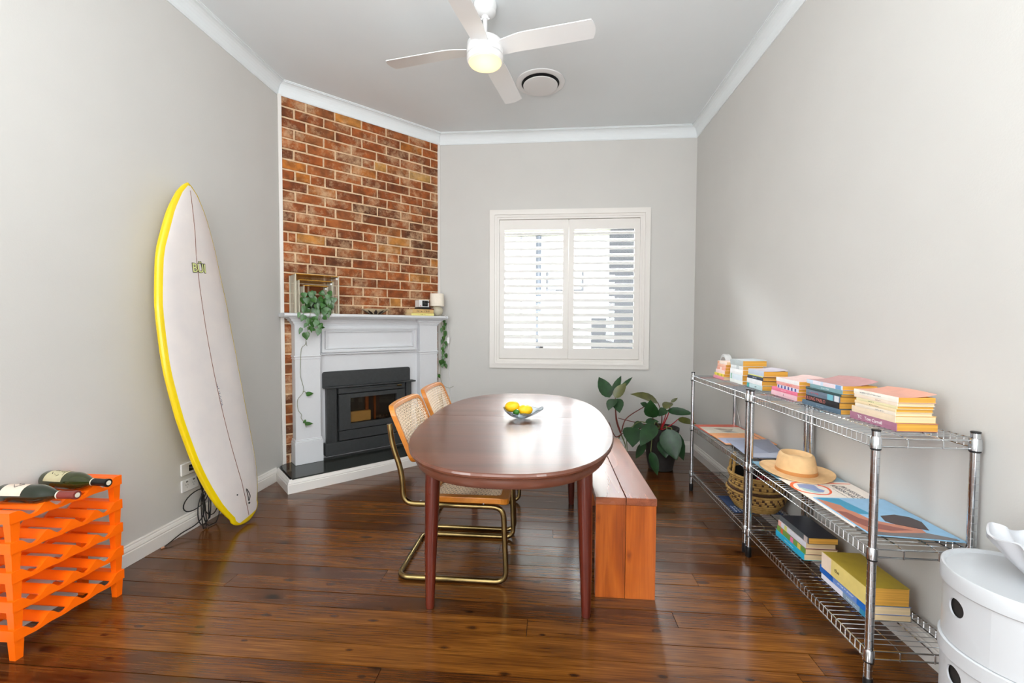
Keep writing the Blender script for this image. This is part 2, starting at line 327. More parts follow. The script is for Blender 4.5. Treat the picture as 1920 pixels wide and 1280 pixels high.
# floor slab + boards
m = MB(); m.box((XL-.1, YR, -.12), (XR+.1, YB+.1, -.022)); floor = struct('floor', m, M_gap)
y = .66
bi = 0
rf = random.Random(3)
while y < YB:
    wd = .101
    cuts = [XL]
    x = XL+rf.uniform(.5, 3.2)
    while x < XR-.4: cuts.append(x); x += rf.uniform(1.6, 3.0)
    cuts.append(XR)
    for a, b in zip(cuts, cuts[1:]):
        mb = MB(); dz = rf.uniform(-.0008, .0008); g = .0016+rf.random()*.0012
        mb.box((a+.0012, y+g, -.022), (b-.0012, min(y+wd, YB)-g*.5, dz))
        o = obj('floor_board', mb, M_floor, floor)
        c = Vector(((a+b)/2, y, 0)); o.data.transform(Matrix.Translation(-c)); o.location = c
    y += wd
m = MB(); m.box((XL, YR, -.022), (XR, .66, 0)); o = obj('floor_boards_behind', m, M_floor, floor); o['kind'] = 'stuff'

# walls
m = MB(); m.box((XL-.12, YR, 0), (XL, 3.42, H)); struct('wall_left', m, M_wall)
m = MB(); m.box((XR, YR, 0), (XR+.12, YB+.12, H)); struct('wall_right', m, M_wall)
WX0, WX1, WZ0, WZ1 = -.512, .908, .872, 2.300
m = MB()
m.box((-1.2, YB, 0), (WX0, YB+.14, H)); m.box((WX1, YB, 0), (XR, YB+.14, H)); m.box((WX0, YB, 0), (WX1, YB+.14, WZ0)); m.box((WX0, YB, WZ1), (WX1, YB+.14, H))
struct('wall_back', m, M_wall)
m = MB(); m.box((XL-.12, YR, H), (XR+.12, YB+.14, H+.1)); struct('ceiling', m, M_ceil)
m = MB(); m.box((XL-.12, YR-.12, 0), (-1.3, YR, H)); m.box((.2, YR-.12, 0), (XR+.12, YR, H)); m.box((-1.3, YR-.12, 2.2), (.2, YR, H)); struct('wall_front', m, M_wall)
# brick wall: mortar body + every brick
m = MB(BR); m.box((-.2, -.16, 0), (SW+.25, -.003, H)); wbrick = struct('wall_chimney', m, M_mort)
pitch, course = .229, .0815
rb = random.Random(11)
for k in range(37):
    z0 = .0133+course*k+.005; z1 = z0+course-.0125
    if z0 > 3.06: break
    s = (-.019 if k % 2 == 0 else -.114)+rb.uniform(-.006, .006)
    while s < SW:
        a = max(s+.006, .004); b = min(s+pitch-.0075, SW-.004); s += pitch
        if rb.random() < .06: b2 = (a+b)/2-.004; spans = [(a, b2), (b2+.01, b)]
        else: spans = [(a, b)]
        for a, b in spans:
            if b-a < .02: continue
            if z1 < 1.27 and a > .10 and b < 1.32: continue        # nothing shows behind the mantelpiece
            j = lambda q=.0022: rb.uniform(-q, q)
            o0 = rb.uniform(.0, .006); P = []
            for off, ins in ((-.02, 0), (-.002+o0*.3, 0), (o0+.002, .005)):
                for cx, cz, sx_, sz_ in ((a, z0, 1, 1), (b, z0, -1, 1), (b, z1, -1, -1), (a, z1, 1, -1)):
                    P.append((cx+sx_*ins+j(), off+j(.0012), cz+sz_*ins+j(.0018)))
            mb = MB(BR); mb.add(P, [(8, 9, 10, 11)]+[(r_*4+i, r_*4+(i+1) % 4, r_*4+4+(i+1) % 4, r_*4+4+i) for r_ in range(2) for i in range(4)])
            bo = obj('brick', mb, M_brick, wbrick)
# white edge beads on both ends of the brick wall
for n_, s_ in (('trim_1', -.004), ('trim_2', SW-.022)):
    m = MB(BR); m.box((s_, -.02, .1), (s_+.026, .012, CZ+.01), .003); struct(n_, m, M_trim)

# cornice: coved profile around the visible room edge
def cornice(name, p0, p1, nrm, m0, m1):
    """p0,p1 wall points; nrm points into the room; m0,m1 mitre growth per unit of projection"""
    p0 = Vector((*p0, 0)); p1 = Vector((*p1, 0)); n = Vector((*nrm, 0)).normalized(); t = (p1-p0).normalized()
    prof = [(0, CZ), (.006, CZ), (.008, CZ+.006)]
    for k in range(7):
        a = math.pi/2*k/6; prof.append((.01+(CP-.018)*(1-math.cos(a)), CZ+.008+(H-CZ-.02)*math.sin(a)))
    prof += [(CP-.008, H-.006), (CP, H-.006), (CP, H), (0, H)]
    P = []
    for base, mm, sg in ((p0, m0, -1), (p1, m1, 1)):
        for u, z in prof: q = base+n*u+t*(sg*mm*u); P.append((q.x, q.y, z))
    k = len(prof); mb = MB(); mb.add(P, [tuple(range(k)), tuple(range(2*k-1, k-1, -1))]+[(i, (i+1) % k, k+(i+1) % k, k+i) for i in range(k)])
    return struct(name, mb, M_ceil)
A = (XL, YR); B = (XL, 3.30); C = tuple((S0+TS*SW)[:2]); Cb = (C[0], YB); D = (XR, YB); E_ = (XR, YR)
h45 = math.tan(R(22.5))
cornice('trim_3', A, (XL, S0.y), (1, 0), 0, -h45)
cornice('trim_4', (S0.x, S0.y), C, (1, -1), -h45, -h45)
cornice('trim_5', (C[0], YB), D, (0, -1), -h45, -1)
cornice('trim_6', D, E_, (-1, 0), -1, 0)

def skirting(name, p0, p1, nrm, h=.105, m0=0, m1=0, parent=None, z0=0):
    p0 = Vector((*p0, 0)); p1 = Vector((*p1, 0)); n = Vector((*nrm, 0)).normalized(); t = (p1-p0).normalized()
    prof = [(0, 0), (.02, 0), (.02, h*.62), (.0165, h*.66), (.018, h*.72), (.013, h*.84), (.009, h*.88), (.009, h*.94), (.005, h), (0, h)]
    P = []
    for base, mm, sg in ((p0, m0, -1), (p1, m1, 1)):
        for u, z in prof: q = base+n*u+t*(sg*mm*u); P.append((q.x, q.y, z+z0))
    k = len(prof); mb = MB(); mb.add(P, [tuple(range(k)), tuple(range(2*k-1, k-1, -1))]+[(i, (i+1) % k, k+(i+1) % k, k+i) for i in range(k)])
    if parent: return obj('skirting_face', mb, M_trim, parent, world=True)
    return struct(name, mb, M_trim)
skirting('baseboard_left', (XL, YR), (XL, 3.215), (1, 0))
skirting('baseboard_right', (XR, YR), (XR, YB), (-1, 0), m1=-1)
skirting('baseboard_back', (-.87, YB), (XR, YB), (0, -1), m1=-1)

# hearth
hf = .43
hp = lambda s, o: (BR @ Vector((s, o, 0)))
hearth = thing('hearth', 'low black granite hearth slab with a white moulded face below the fireplace', 'hearth', tuple(hp(.7, .2)))
sL, sR = -.045, 1.36
m = MB(BR); m.box((sL+.05, -.004, 0), (sR+.06, hf-.02, .088)); obj('plinth', m, M_trim, hearth, world=True)
poly = [hp(sL+.012, .055), hp(sL+.012, hf-.012), hp(sR+.3, hf-.012), hp(sR+.06, .0), hp(.03, .0)]
# clip the far right end at the back wall
poly = [hp(sL+.012, .057), hp(sL+.012, hf-.012), Vector((-.83, YB-.045, 0))*0+hp(1.835, hf-.012), hp(1.47, .015), hp(.02, .002)]
m = MB(); m.prism([(p.x, p.y) for p in poly], .088, .106); obj('granite_slab', m, M_granite, hearth, world=True)
a = hp(sL, hf-.02); b = hp(1.86, hf-.02)
skirting('x', (a.x, a.y), (b.x, b.y), (1, -1), h=.1, m0=1, parent=hearth)
a2 = Vector((XL+.004, XL+.004-S0.x+S0.y, 0)); a2 = hp(sL, .062)
skirting('x', (a2.x, a2.y), (a.x, a.y), tuple(-TS[:2]) if False else (-1, -1), h=.1, m1=1, parent=hearth)

# ------------------------------------------------------------ window with plantation shutters
m = MB()
def ring(mb, x0, x1, z0, z1, wd, ya, yb):
    """mitred square picture-frame ring"""
    P = []
    for yy in (ya, yb):
        for ins in (0, wd):
            P += [(x0+ins, yy, z0+ins), (x1-ins, yy, z0+ins), (x1-ins, yy, z1-ins), (x0+ins, yy, z1-ins)]
    F = []
    for i in range(4):
        j = (i+1) % 4
        F += [(i, j, 4+j, 4+i), (8+i, 12+i, 12+j, 8+j), (i, 8+i, 8+j, j), (4+i, 4+j, 12+j, 12+i)]
    mb.add(P, F)
ring(m, -.582, .978, .804, 2.368, .036, YB-.022, YB+.001); ring(m, -.546, .942, .840, 2.332, .014, YB-.030, YB+.001); ring(m, -.532, .928, .854, 2.318, .022, YB-.018, YB+.001)
win = struct('window_1', m, M_trim)
m = MB(); ring(m, WX0, WX1, WZ0, WZ1, .024, YB-.01, YB+.06); obj('shutter_frame', m, M_trim, win)
m = MB(); ring(m, WX0, WX1, WZ0, WZ1, .05, YB+.09, YB+.135); m.box((.18, YB+.095, WZ0), (.22, YB+.13, WZ1)); obj('sash', m, M_trim, win)
m = MB(); m.box((WX0+.05, YB+.108, WZ0+.05), (WX1-.05, YB+.112, WZ1-.05)); obj('pane', m, glass_pane('window_glass'), win)
M_slat = mat('shutter_white', (236, 235, 233), .3, noise=(4, .01))
for x0, x1 in ((-.487, .1935), (.2, .884)):
    m = MB(); ya, yb = YB+.004, YB+.034; sw = .051
    z0, z1 = WZ0+.027, WZ1-.027
    for a, b in (((x0, z0), (x0+sw, z1)), ((x1-sw, z0), (x1, z1)), ((x0+sw, z0), (x1-sw, 1.003)), ((x0+sw, 2.176), (x1-sw, z1))):
        m.box((a[0], ya, a[1]), (b[0], yb, b[1]), .002)
    m.box((x0-.006 if x0 < 0 else x1, ya-.006, z1-.12), (x0+.002 if x0 < 0 else x1+.006, ya+.012, z1-.05)); m.box((x0-.006 if x0 < 0 else x1, ya-.006, z0+.05), (x0+.002 if x0 < 0 else x1+.006, ya+.012, z0+.12))
    p = obj('shutter_panel', m, M_trim, win)
    sm_ = MB(); hw = .031; ang = R(-40); prof = []
    for k in range(12):
        a = 2*math.pi*k/12; u = hw*math.cos(a); v = .0055*math.sin(a); prof.append((u*math.cos(ang)+v*math.sin(ang), -u*math.sin(ang)+v*math.cos(ang)))
    sm_.smooth = True; sm_.extr(prof, 0, x0+sw+.001, x1-sw-.001)
    s0 = obj('slat', sm_, M_slat, p); s0.location = (0, YB+.02, 1.041)
    for k in range(1, 16):
        c = s0.copy(); COL.objects.link(c); c.parent = p; c.location = (0, YB+.02, 1.041+k*.0732)

# ------------------------------------------------------------ outside: neighbour's house, seen between the slats
NY = 7.2
nb = thing('neighbour_house', 'sunlit white weatherboard house with a dark gable end seen through the shutters', 'house', (0, NY, 0))
m = MB()
for k in range(22):
    z = -.3+k*.18; m.add([(-4, NY, z), (.98, NY, z), (.98, NY-.02, z+.004), (-4, NY-.02, z+.004), (-4, NY, z+.18), (.98, NY, z+.18)], [(0, 1, 2, 3), (3, 2, 5, 4)])
obj('weatherboard_wall', m, cm((235, 234, 230), .7), nb, world=True, recalc=False)
m = MB(); m.box((.98, NY-.03, -.3), (4.2, NY+.1, 3.1)); obj('grey_wall_panel', m, cm((30, 32, 36), .6), nb, world=True)
m = MB(); m.box((-.04, NY-.09, 1.78), (.57, NY-.03, 2.14), .01); obj('window_frame', m, cm((40, 41, 44), .5), nb, world=True)
m = MB(); m.box((.0, NY-.097, 1.82), (.53, NY-.088, 2.10)); obj('window_glass', m, cm((150, 170, 190), .1), nb, world=True)
m = MB(); m.box((-.46, NY-.06, .2), (-.43, NY-.02, 2.68)); obj('corner_post', m, cm((90, 92, 96), .5), nb, world=True)
m = MB(); m.box((.70, NY-.06, -.3), (.985, NY-.02, 1.36)); obj('dark_plinth_panel', m, cm((30, 32, 36), .6), nb, world=True)
m = MB(); m.box((-1.4, NY-.12, 2.69), (.98, NY-.02, 2.80)); obj('fascia', m, cm((86, 88, 76), .6), nb, world=True)
m = MB(); m.tube([(-.16, NY-.08, -.3), (-.16, NY-.08, 2.68)], .045, 10); obj('downpipe', m, cm((48, 54, 62), .5), nb, world=True)
m = MB(); m.box((-4.2, NY-.5, 3.5), (4.4, NY+3, 3.62)); m.box((-4.2, NY-.56, 3.42), (4.4, NY-.48, 3.56)); obj('eaves', m, cm((120, 122, 118), .6), nb, world=True)
ac = thing('air_conditioner_unit', 'white outdoor air conditioner standing against the neighbour house', 'air conditioner', (.12, NY-.5, -.3))
m = MB(); m.box((-.14, NY-.62, .92), (.40, NY-.3, 1.44), .015); obj('casing', m, cm((214, 214, 210), .5), ac, world=True)
m = MB()
for k in range(12): m.box((-.10, NY-.632, .97+k*.036), (.22, NY-.622, .982+k*.036))
obj('grille', m, cm((70, 72, 74), .5), ac, world=True)['kind'] = 'stuff'
m = MB(); m.box((-.12, NY-.6, -.3), (-.07, NY-.3, .92)); m.box((.33, NY-.6, -.3), (.38, NY-.3, .92)); m.box((-.12, NY-.6, .86), (.38, NY-.34, .92)); obj('stand', m, cm((120, 120, 120), .5), ac, world=True)
m = MB(); m.box((-6, YB+.2, -.35), (6, NY+4, -.3)); g_ = struct('ground_outside', m, cm((190, 186, 178), .9))
# roof over our own room: keeps the sun off
m = MB(); m.box((XL-.6, YR-.5, H+.12), (XR+.6, YB+.45, H+.3)); struct('roof_outside', m, cm((110, 108, 104), .8))

# ------------------------------------------------------------ mantelpiece (brick-wall frame)
man = thing('mantelpiece', 'white painted timber mantelpiece with panelled frieze around the wood heater', 'mantelpiece', tuple(BR @ Vector((.72, .06, .106))))
Z0 = .106
def leg_(s0, s1):
    m = MB(BR)
    m.box((s0, .0, Z0), (s1, .125, .285), .003); m.box((s0+.004, .0, .285), (s1-.004, .119, .297), .003)
    m.box((s0+.012, .0, .297), (s1-.012, .104, 1.225)); m.box((s0+.005, .0, .297), (s1-.005, .111, .305), .002)
    m.box((s0+.003, .0, .966), (s1-.003, .113, .98), .004); m.box((s0+.007, .0, .948), (s1-.007, .109, .956), .002); m.box((s0+.010, .0, .955), (s1-.010, .106, .967))
    for k, (dz, e) in enumerate(((0, .004), (.012, .012), (.026, .02), (.034, .03), (.048, .042))): m.box((s0+.012-e, 0, 1.222+dz), (s1-.012+e, .104+e, 1.238+dz+(.008 if k == 4 else 0)), .002)
    return m
for a, b in ((.062, .275), (1.16, 1.375)): obj('pilaster', leg_(a, b), M_mant, man, world=True)
m = MB(BR); m.box((.265, .0, .985), (1.17, .062, 1.30)); 
for e, (dz) in ((.004, 0), (.014, .014), (.024, .028), (.038, .042)): m.box((.265, .0, 1.222+dz), (1.17, .062+e, 1.24+dz), .002)
m.box((.275, .0, .975), (1.16, .078, .986), .003); m.box((.275, .0, .986), (1.16, .07, .992), .002)
obj('frieze', m, M_mant, man, world=True)
def pring(mb, s0, s1, z0, z1, wd, ya, yb):
    P = []
    for yy in (ya, yb):
        for ins in (0, wd): P += [(s0+ins, yy, z0+ins), (s1-ins, yy, z0+ins), (s1-ins, yy, z1-ins), (s0+ins, yy, z1-ins)]
    F = []
    for i in range(4):
        j = (i+1) % 4; F += [(i, j, 4+j, 4+i), (8+i, 12+i, 12+j, 8+j), (i, 8+i, 8+j, j), (4+i, 4+j, 12+j, 12+i)]
    mb.add(P, F)
m = MB(BR); pring(m, .285, 1.145, .995, 1.205, .014, .06, .09); pring(m, .299, 1.131, 1.009, 1.191, .012, .06, .078); pring(m, .314, 1.116, 1.024, 1.176, .009, .06, .084)
obj('panel_moulding', m, M_mant, man, world=True)
m = MB(BR)
m.box((.265, .0, Z0), (.318, .05, .985)); m.box((1.075, .0, Z0), (1.17, .05, .985)); m.box((.318, .0, .72), (1.075, .05, .985)); m.box((.318, .0, Z0), (1.075, .05, .135))
obj('surround_board', m, M_mant, man, world=True)
m = MB(BR)
prof = [(0, 1.286), (.185, 1.286), (.193, 1.291), (.198, 1.3), (.193, 1.311), (.185, 1.316), (0, 1.316)]
m.extr([(o, z) for o, z in prof], 0, -.018, 1.43); m.box((.02, .0, 1.278), (1.42, .165, 1.288), .002)
obj('mantel_shelf', m, M_mant, man, world=True)

# wood heater
ht = thing('wood_heater', 'charcoal steel wood heater with glass door set into the mantelpiece', 'fireplace', tuple(BR @ Vector((.7, .06, .12))))
m = MB(BR)
pl = [(.292, .705)]+[(.292+.02-.02*math.cos(a), .813+.02*math.sin(a)) for a in (0, .5, 1.05, 1.57)]+[(1.087-.02+.02*math.sin(a), .813+.02*math.cos(a)) for a in (0, .5, 1.05, 1.57)]+[(1.087, .705)]
n = len(pl); m.add([(s, .052, z) for s, z in pl]+[(s, .066, z) for s, z in pl], [tuple(range(n)), tuple(range(2*n-1, n-1, -1))]+[(i, (i+1) % n, n+(i+1) % n, n+i) for i in range(n)])
m.box((.292, .052, .695), (1.117, .125, .709), .003)
obj('top_flashing', m, M_stove, ht, world=True)
m = MB(BR)
m.box((.315, -.0, .13), (.39, .098, .694), .003); m.box((1.03, .0, .13), (1.085, .098, .694), .003); m.box((.298, .0, .128), (1.075, .112, .235), .004)
for k in range(8): m.box((.322+k*.008, .098, .245), (.3245+k*.008, .1, .68))
m.box((.39, .0, .235), (1.03, .03, .694)); m.box((.39, .03, .235), (.405, .075, .694)); m.box((1.015, .03, .235), (1.03, .075, .694))
obj('firebox_body', m, M_stove, ht, world=True)
m = MB(BR); m.box((.408, .03, .642), (1.012, .108, .69), .003); m.box((.49, .106, .672), (.98, .116, .682), .002); obj('air_control_panel', m, M_stove, ht, world=True)
m = MB(BR); m.box((.93, .108, .668), (.972, .128, .682), .003); obj('air_slider', m, M_brass, ht, world=True, label='brass slider knob')
m = MB(BR); m.box((.41, .03, .243), (1.01, .11, .325), .003); obj('lower_panel', m, M_stove, ht, world=True)
m = MB(BR)
gs0, gs1, gz0, gz1 = .505, .93, .378, .60
P = []
for o_, ins in ((.085, None), (.118, None)): pass
def door_ring(mb, o0, o1, s0, s1, z0, z1):
    mb.box((s0, o0, z0), (gs0, o1, z1)); mb.box((gs1, o0, z0), (s1, o1, z1)); mb.box((gs0, o0, z0), (gs1, o1, gz0)); mb.box((gs0, o0, gz1), (gs1, o1, z1))
door_ring(m, .08, .118, .41, 1.01, .332, .636); dr = obj('door', m, M_stove, ht, world=True, bevel=.002)
m = MB(BR); m.box((gs0, .084, gz0), (gs1, .088, gz1)); obj('door_glass', m, glass_pane('stove_glass', (.85, .8, .74)), dr, world=True)
m = MB(BR); m.box((.52, .034, .38), (.70, .07, .47), .004); obj('firebrick', m, cm((224, 186, 116), .9), ht, world=True, label='pale firebrick behind the glass')
m = MB(BR); m.box((.66, .035, .47), (.685, .06, .61)); m.box((.74, .035, .38), (.752, .06, .61)); obj('baffle_post', m, cm((150, 84, 40), .6), ht, world=True)
m = MB(BR)
for k in range(14):
    s_ = .74+rb.random()*.16; z_ = .385+rb.random()*.03; m.lathe([(0.001, -.012), (.012, -.006), (.013, .004), (.001, .012)], (s_, .055, z_), 6)
obj('ash_and_embers', m, cm((92, 80, 70), .95), ht, world=True)

# ------------------------------------------------------------ ceiling fan and vent
fx, fy = -.383, 2.612
fan = thing('ceiling_fan', 'white four-blade ceiling fan with a glowing round light', 'ceiling fan', (fx, fy, H))
m = MB(); m.lathe([(.066, 0), (.068, -.012), (.062, -.05), (.042, -.068), (.016, -.072)], (0, 0, 0), 32); obj('canopy', m, M_white, fan)
m = MB(); m.lathe([(.018, -.068), (.022, -.076), (.018, -.09)], (0, 0, 0), 16); m.tube([(0, 0, -.06), (0, 0, -.23)], .012, 12); m.tube([(-.026, 0, -.085), (.026, 0, -.085)], .004, 6); obj('down_rod', m, M_white, fan)
m = MB(); m.lathe([(.02, -.19), (.05, -.2), (.098, -.222), (.106, -.232), (.108, -.262), (.103, -.266)], (0, 0, 0), 40); m.lathe([(.103, -.268), (.108, -.271), (.108, -.30), (.1, -.304)], (0, 0, 0), 40); obj('motor_housing', m, M_white, fan)
m = MB(); m.lathe([(.1, -.306), (.108, -.309), (.107, -.33), (.1, -.338), (.095, -.338)], (0, 0, 0), 40); obj('light_ring', m, M_white, fan)
m = MB(); m.lathe([(.098, -.336), (.094, -.345), (.075, -.353), (.04, -.357), (.001, -.358)], (0, 0, 0), 40, capb=False); obj('light_diffuser', m, mat('lamp_diffuser', (200, 180, 140), .4, emit=((255, 226, 160), .85)), fan, label='glowing cream diffuser')
mb = MB()
def blade(u, v):
    r = .1+u*.545; wdt = (.052+.012*min(1, u*4)); e = (v-.5)*2
    tipc = -.018*(e*e) if u > .97 else 0
    tw = R(-12)*(1-.2*u); y_ = e*wdt
    return (r+tipc, y_*math.cos(tw), y_*math.sin(tw)-.262+.012*min(1, u*5))
up = [blade(i/14, j/6) for i in range(15) for j in range(7)]; lo = [(a, b, c-.005) for a, b, c in up]
F = [(i*7+j, (i+1)*7+j, (i+1)*7+j+1, i*7+j+1) for i in range(14) for j in range(6)]; nn = len(up)
F2 = [tuple(reversed([q+nn for q in f])) for f in F]
edge = [i*7 for i in range(15)]+[14*7+j for j in range(1, 7)]+[i*7+6 for i in range(13, -1, -1)]+[j for j in range(5, 0, -1)]
F3 = [(edge[i], edge[(i+1) % len(edge)], edge[(i+1) % len(edge)]+nn, edge[i]+nn) for i in range(len(edge))]
mb.smooth = True; mb.add(up+lo, F+F2); mb.smooth = False; mb.add([], []); mb.f += [list(f) for f in F3]; mb.mi += [0]*len(F3); mb.sm += [False]*len(F3)
b0 = obj('fan_blade', mb, M_white, fan); b0.rotation_euler = (0, 0, R(-11))
for k in (1, 2, 3): c = b0.copy(); COL.objects.link(c); c.parent = fan; c.rotation_euler = (0, 0, R(-11+90*k))
pl_ = bpy.data.lights.new('fan_lamp', 'POINT'); pl_.energy = .8; pl_.color = (1, .88, .68); pl_.shadow_soft_size = .08
po_ = bpy.data.objects.new('fan_lamp', pl_); COL.objects.link(po_); po_.location = (fx, fy, H-.46)

vent = thing('ceiling_air_vent', 'round white air vent in the ceiling beside the fan', 'air vent', (-.072, 3.46, H))
m = MB(); m.lathe([(.19, -.001), (.189, -.008), (.165, -.014), (.148, -.012), (.146, .0), (.15, .03)], (0, 0, 0), 48, capb=False, capt=False); obj('outer_ring', m, M_white, vent)
m = MB(); m.lathe([(.149, .03), (.149, .002)], (0, 0, 0), 40, capb=True, capt=False); m.lathe([(.146, -.0105), (.001, -.0102)], (0, 0, 0), 40, capb=False); obj('throat', m, cm((40, 40, 42), .8), vent, label='dark throat of the vent')
m = MB(); m.lathe([(.128, -.022), (.134, -.026), (.133, -.031), (.12, -.034), (.001, -.036)], (0, 0, 0), 48, capb=True); obj('centre_disc', m, M_white, vent)

# ------------------------------------------------------------ dining table
tb = thing('dining_table', 'oval dark red-brown extension dining table in the middle of the room', 'table', (-.165, 2.33, 0))
TX, TY, TZ = -.165, 2.325, .722
ha, hb, ne = .482, .885, 2.5
def oval(k, N_=72, g=0):
    a = 2*math.pi*k/N_; c, s = math.cos(a), math.sin(a)
    return ((ha+g)*math.copysign(abs(c)**(2/ne), c), (hb+g)*math.copysign(abs(s)**(2/ne), s))
def half_top(sign, split=.052):
    out = []
    N_ = 96
    pts = [oval(k, N_) for k in range(N_)]
    sel = [p for p in pts if (p[1]-split)*sign > .004]
    if sign < 0: sel = sorted(sel, key=lambda p: math.atan2(-(p[1]-split), p[0]))
    else: sel = sorted(sel, key=lambda p: math.atan2((p[1]-split), p[0]))
    xe = ha*(1-abs(split/hb)**ne)**(1/ne); yy = split+sign*.0016
    return [(xe, yy)]+sel+[(-xe, yy)]
prof = [(-.004, TZ), (0, TZ-.003), (.002, TZ-.010), (0, TZ-.017), (-.006, TZ-.021), (-.012, TZ-.024), (-.014, TZ-.03)]
for sg in (-1, 1):
    base = half_top(sg); n = len(base); P = []; 
    for dr_, z in prof:
        for (x_, y_) in base:
            rr = math.hypot(x_/ha, y_/hb); L_ = math.hypot(x_, y_)
            on_split = abs(y_-.052) < .002
            k_ = (1+dr_/L_); P.append((TX+x_*k_, TY+(y_ if on_split else y_*k_), z))
    F = [tuple(range(n)), tuple(range((len(prof)-1)*n, len(prof)*n))]
    for r_ in range(len(prof)-1):
        for i in range(n): F.append((r_*n+i, r_*n+(i+1) % n, (r_+1)*n+(i+1) % n, (r_+1)*n+i))
    m = MB(); m.add(P, F); to = obj('tabletop_leaf', m, M_table, tb, world=True)
m = MB(); Nn = 72; P = []
for (g, z) in ((-.022, TZ-.029), (-.020, TZ-.05), (-.026, TZ-.062), (-.042, TZ-.062), (-.042, TZ-.03)):
    for k in range(Nn):
        x_, y_ = oval(k, Nn, g); P.append((TX+x_, TY+y_, z))
m.smooth = True; m.add(P, [(r_*Nn+i, r_*Nn+(i+1) % Nn, ((r_+1) % 5)*Nn+(i+1) % Nn, ((r_+1) % 5)*Nn+i) for r_ in range(5) for i in range(Nn)]); m.smooth = False
obj('apron', m, M_table, tb, world=True)
for lx in (-.503, .168):
    for ly in (1.812, 2.975):
        m = MB(); dx = .010*(1 if lx < 0 else -1); dy = .02*(1 if ly < 2.3 else -1)
        m.tube([(lx, ly, 0), (lx, ly, .012), (lx+dx*.3, ly+dy*.3, .25), (lx+dx, ly+dy, .6), (lx+dx, ly+dy, TZ-.03)], [.018, .0195, .0265, .034, .034], 16)
        obj('leg', m, M_tleg, tb, world=True)

# glass bowl with fruit
gb = thing('glass_fruit_bowl', 'small cut-glass bowl of lemons on the dining table', 'bowl', (-.143, 2.335, TZ))
def bowlpt(u, v, d=0):
    a = 2*math.pi*u; r = .022+v**.75*(.075+.012*math.cos(a)**2)-d; wav = .004*math.sin(a*8)*v
    ptx = 1+.12*v*math.cos(a)
    return (r*math.cos(a)*ptx, r*math.sin(a), .004+.034*v**1.3+.02*v*abs(math.cos(a))**3+wav+d)
m = MB()
NU, NV = 40, 6
P = [bowlpt(i/NU, j/NV) for i in range(NU) for j in range(NV+1)]+[bowlpt(i/NU, j/NV, .0035) for i in range(NU) for j in range(NV+1)]
q = NU*(NV+1); F = []
for i in range(NU):
    i2 = (i+1) % NU
    for j in range(NV): F += [(i*(NV+1)+j, i2*(NV+1)+j, i2*(NV+1)+j+1, i*(NV+1)+j+1), (q+i*(NV+1)+j, q+i*(NV+1)+j+1, q+i2*(NV+1)+j+1, q+i2*(NV+1)+j)]
    F.append((i*(NV+1)+NV, i2*(NV+1)+NV, q+i2*(NV+1)+NV, q+i*(NV+1)+NV))
F.append(tuple(i*(NV+1) for i in range(NU-1, -1, -1))); F.append(tuple(q+i*(NV+1) for i in range(NU)))
m.add(P, F); obj('bowl_body', m, mat('cut_glass', (225, 240, 248), .08, trans=.85, ior=1.35), gb)
def lemon(name, label, c, rot, col, s=1.0):
    m = MB(); pr = []
    for k in range(13):
        t = -1+2*k/12; r = .029*math.sqrt(max(0, 1-abs(t)**2.3)); 
        if abs(t) > .85: r = max(r, .006*(1.05-abs(t))*8)
        pr.append((max(r, .0008)*s, t*.042*s))
    m.lathe(pr, (0, 0, 0), 18); o = obj(name, m, mat('lemon_'+name+str(col[1]), col, .4, noise=(60, .1), bump=(260, .25)), None)
    o.location = c; o.rotation_euler = rot; tag(o, label, 'fruit', 'fruit in the glass bowl'); return o
lemon('lemon', 'bright yellow lemon lying on the left side of the glass bowl', (-.192, 2.348, .782), (R(78), R(10), R(62)), (244, 186, 20), 1.05)
lemon('lemon', 'pale peach-yellow lemon in the middle of the glass bowl', (-.119, 2.323, .770), (R(90), 0, R(100)), (236, 186, 100), .98)
o = lemon('lime', 'small green lime tucked between the two lemons in the bowl', (-.166, 2.292, .762), (R(60), 0, R(40)), (52, 112, 28), .55)

